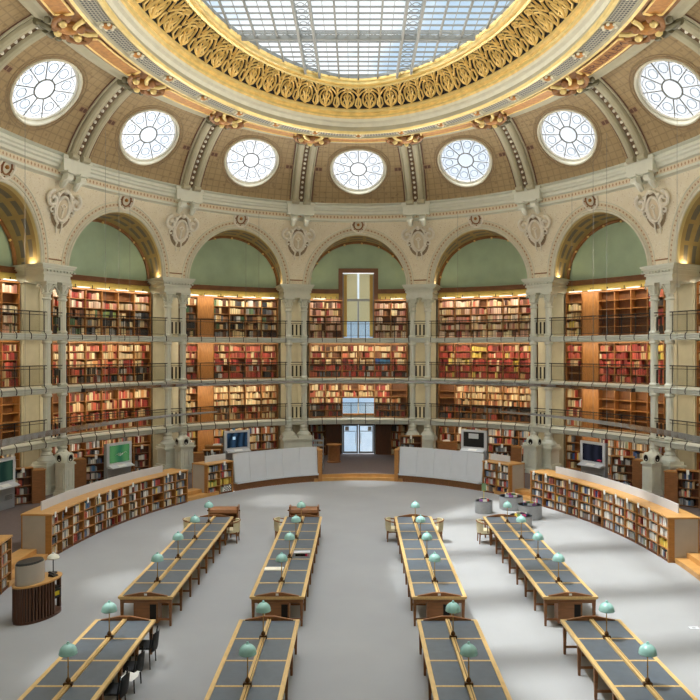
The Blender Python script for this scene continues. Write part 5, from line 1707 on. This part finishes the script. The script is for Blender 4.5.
# ------------------------------------------------------------------ suspended mirror bands
def band(t0, t1, d0, z, h, label, cabs, taper=None, capm=True):
    n = 40
    def bp(t, d, zz):
        x, y = ell(R(t), d); return (x, y, zz)
    L = bp((t0+t1)/2, d0, z)
    r_ = root('suspended_ring', L, 0, label, 'suspended band', 'suspended mirror bands')
    m = MB(); ro = []; ri = []
    for i in range(n+1):
        t = t0+(t1-t0)*i/n; hh = h
        if taper: hh = h*taper(i/n)
        ro.append([bp(t, d0, z-hh/2), bp(t, d0+.03, z+hh/2)]); ri.append([bp(t, d0-.05, z-hh/2), bp(t, d0-.02, z+hh/2)])
    m.grid(ro); m.grid(ri, flip=True); m.grid([[a[1], b[1]] for a, b in zip(ro, ri)]); m.grid([[a[0], b[0]] for a, b in zip(ro, ri)], flip=True)
    m.build('mirror_face', 'mirror', r_, loc=L)
    if capm:
        for t in (t0, t1):
            if abs(t) > 95 or (taper and taper(0 if t == t0 else 1) < .5): continue
            m = MB(); p = bp(t, d0-.04, z); m.box(p[0]-.08, p[0]+.08, p[1]-.08, p[1]+.08, p[2]-h*.6, p[2]+h*.6); m.build('end_cap', 'plastic_b', r_, loc=L)
    for t, zt in cabs:
        a = bp(t, d0-.03, z); m = MB(); m.tube([a, (a[0], a[1], zt)], .007, 4); m.build('cable', 'cable', r_, loc=L)
band(-61, 61, 2.15, 5.05, .14, 'slim mirrored band hanging on wires level with the second gallery, across the far half', [(-52, 14.6), (-24, 14.6), (-8, 14.6) if False else (-27, 14.6), (24, 14.6), (49, 14.6)])
tpl = lambda f: .25+.75*(1-f)
band(-100, -40, 4.6, 3.78, .3, 'mirrored band hanging on wires along the left, level with the lowest gallery', [(-83, 16), (-66, 16), (-63, 16)], tpl)
band(40, 100, 4.6, 3.78, .3, 'mirrored band hanging on wires along the right, level with the lowest gallery', [(62, 16), (65, 16), (80, 16)], lambda f: .25+.75*f)

# ------------------------------------------------------------------ camera, world, lights
cam = bpy.data.cameras.new('camera'); co = bpy.data.objects.new('camera', cam); col.objects.link(co)
co.location = (0, CYC, 6.82); co.rotation_euler = (R(90), 0, 0)
cam.sensor_width = 36; cam.lens = 36*762/700
cam.shift_x = -8.3/700; cam.shift_y = .8/700
cam.clip_start = .05; cam.clip_end = 500
sc.camera = co
w = bpy.data.worlds.new('sky'); sc.world = w; w.use_nodes = True
nt = w.node_tree; nt.nodes.clear()
tc = nt.nodes.new('ShaderNodeTexCoord'); mp = nt.nodes.new('ShaderNodeMapping'); mp.inputs['Scale'].default_value = (5, 3.4, 5); mp.inputs['Rotation'].default_value = (0, 0, .7)
nz = nt.nodes.new('ShaderNodeTexNoise'); nz.inputs['Scale'].default_value = 1.6; nz.inputs['Detail'].default_value = 7
rp = nt.nodes.new('ShaderNodeValToRGB'); rp.color_ramp.elements[0].position = .40; rp.color_ramp.elements[0].color = lin((190, 210, 228)); rp.color_ramp.elements[1].position = .54; rp.color_ramp.elements[1].color = (1.0, 1.0, 1.0, 1)
bg = nt.nodes.new('ShaderNodeBackground'); bg.inputs[1].default_value = WORLD
o = nt.nodes.new('ShaderNodeOutputWorld')
nt.links.new(tc.outputs['Generated'], mp.inputs[0]); nt.links.new(mp.outputs[0], nz.inputs['Vector']); nt.links.new(nz.outputs['Fac'], rp.inputs[0]); nt.links.new(rp.outputs[0], bg.inputs[0]); nt.links.new(bg.outputs[0], o.inputs[0])
def light(name, kind, loc, rot, energy, color=(1,1,1), **k):
    l = bpy.data.lights.new(name, kind); l.energy = energy; l.color = color
    for a, b in k.items(): setattr(l, a, b)
    ob = bpy.data.objects.new(name, l); col.objects.link(ob); ob.location = loc; ob.rotation_euler = rot
    return ob
# direct sun: from the left, steep
import mathutils
def aim(d): return mathutils.Vector(d).to_track_quat('-Z', 'Y').to_euler()
light('sun', 'SUN', (-10, 0, 40), aim((.37, -.06, -1)), SUN, (1, .97, .92), angle=R(3))
light('sky_dome', 'SUN', (0, 0, 45), aim((.2, .04, -1)), DOME, (1, .995, .98), angle=R(100))
for c in range(-4, 5):
    for i, zz in enumerate([SL[0]-.2, SL[1]-.2, SL[2]-.2, 10.12]):
        if c == 0 and i == 0: continue
        if c == 0 and i == 3:
            for q in (-.27, .27):
                O, T, F = frame(q, -.85)
                l = light('shelf_strip_light', 'AREA', (O[0], O[1], zz), (0, 0, 0), GAL*.4, (1, .88, .7), shape='RECTANGLE', size=1.7, size_y=.12)
                l.rotation_euler = mathutils.Euler((R(18), 0, atan2(T[1], T[0])), 'XYZ')
            continue
        O, T, F = frame(c, -.3 if i < 3 else -.85)
        rz = atan2(T[1], T[0])
        l = light('shelf_strip_light', 'AREA', (O[0], O[1], zz), (0, 0, 0), GAL*(.6, 1, 1, 0)[i] if i < 3 else GAL*1.3, (1, .85, .64) if i < 3 else (1, .88, .7), shape='RECTANGLE', size=5.6, size_y=.12)
        # tilt towards the shelves
        l.rotation_euler = mathutils.Euler((R(48 if i < 3 else 18), 0, rz), 'XYZ')
for k in range(-8, 8):
    O, T, F = frame(k+.5, .42)
    l = light('added_pier_fill', 'AREA', (O[0], O[1], 10.86), (0, 0, 0), FILL, (1, .95, .86), shape='RECTANGLE', size=1.6, size_y=.2, spread=R(95))  # added fill lamp on each pier, brightens the vault and spandrels
    l.rotation_euler = mathutils.Euler((R(-112), 0, atan2(T[1], T[0])), 'XYZ')
for k in range(-4, 4):
    for s in (-1, 1):
        O, T, F = frame(k+.5+s*.118, -.6)
        l = light('arch_uplight', 'AREA', (O[0], O[1], 10.8), (R(180), 0, 0), UPL, (1, .84, .55), size=.35)
vs = sc.view_settings
vs.view_transform = 'Standard'; vs.look = 'None'; vs.gamma = 1; vs.use_curve_mapping = False; vs.exposure = EXPO
sc.cycles.max_bounces = 8; sc.cycles.diffuse_bounces = 5; sc.cycles.transparent_max_bounces = 16
sc.cycles.sample_clamp_indirect = 6

seen = {}
for ob in bpy.data.objects:
    if ob.parent is None and 'label' in ob:
        n_ = len(ob['label'].replace(',', ' ').split())
        if n_ > 16 or n_ < 4: print('LABELLEN', n_, ob['label'])
        if ob['label'] in seen: print('DUPL', ob['label'])
        seen[ob['label']] = 1
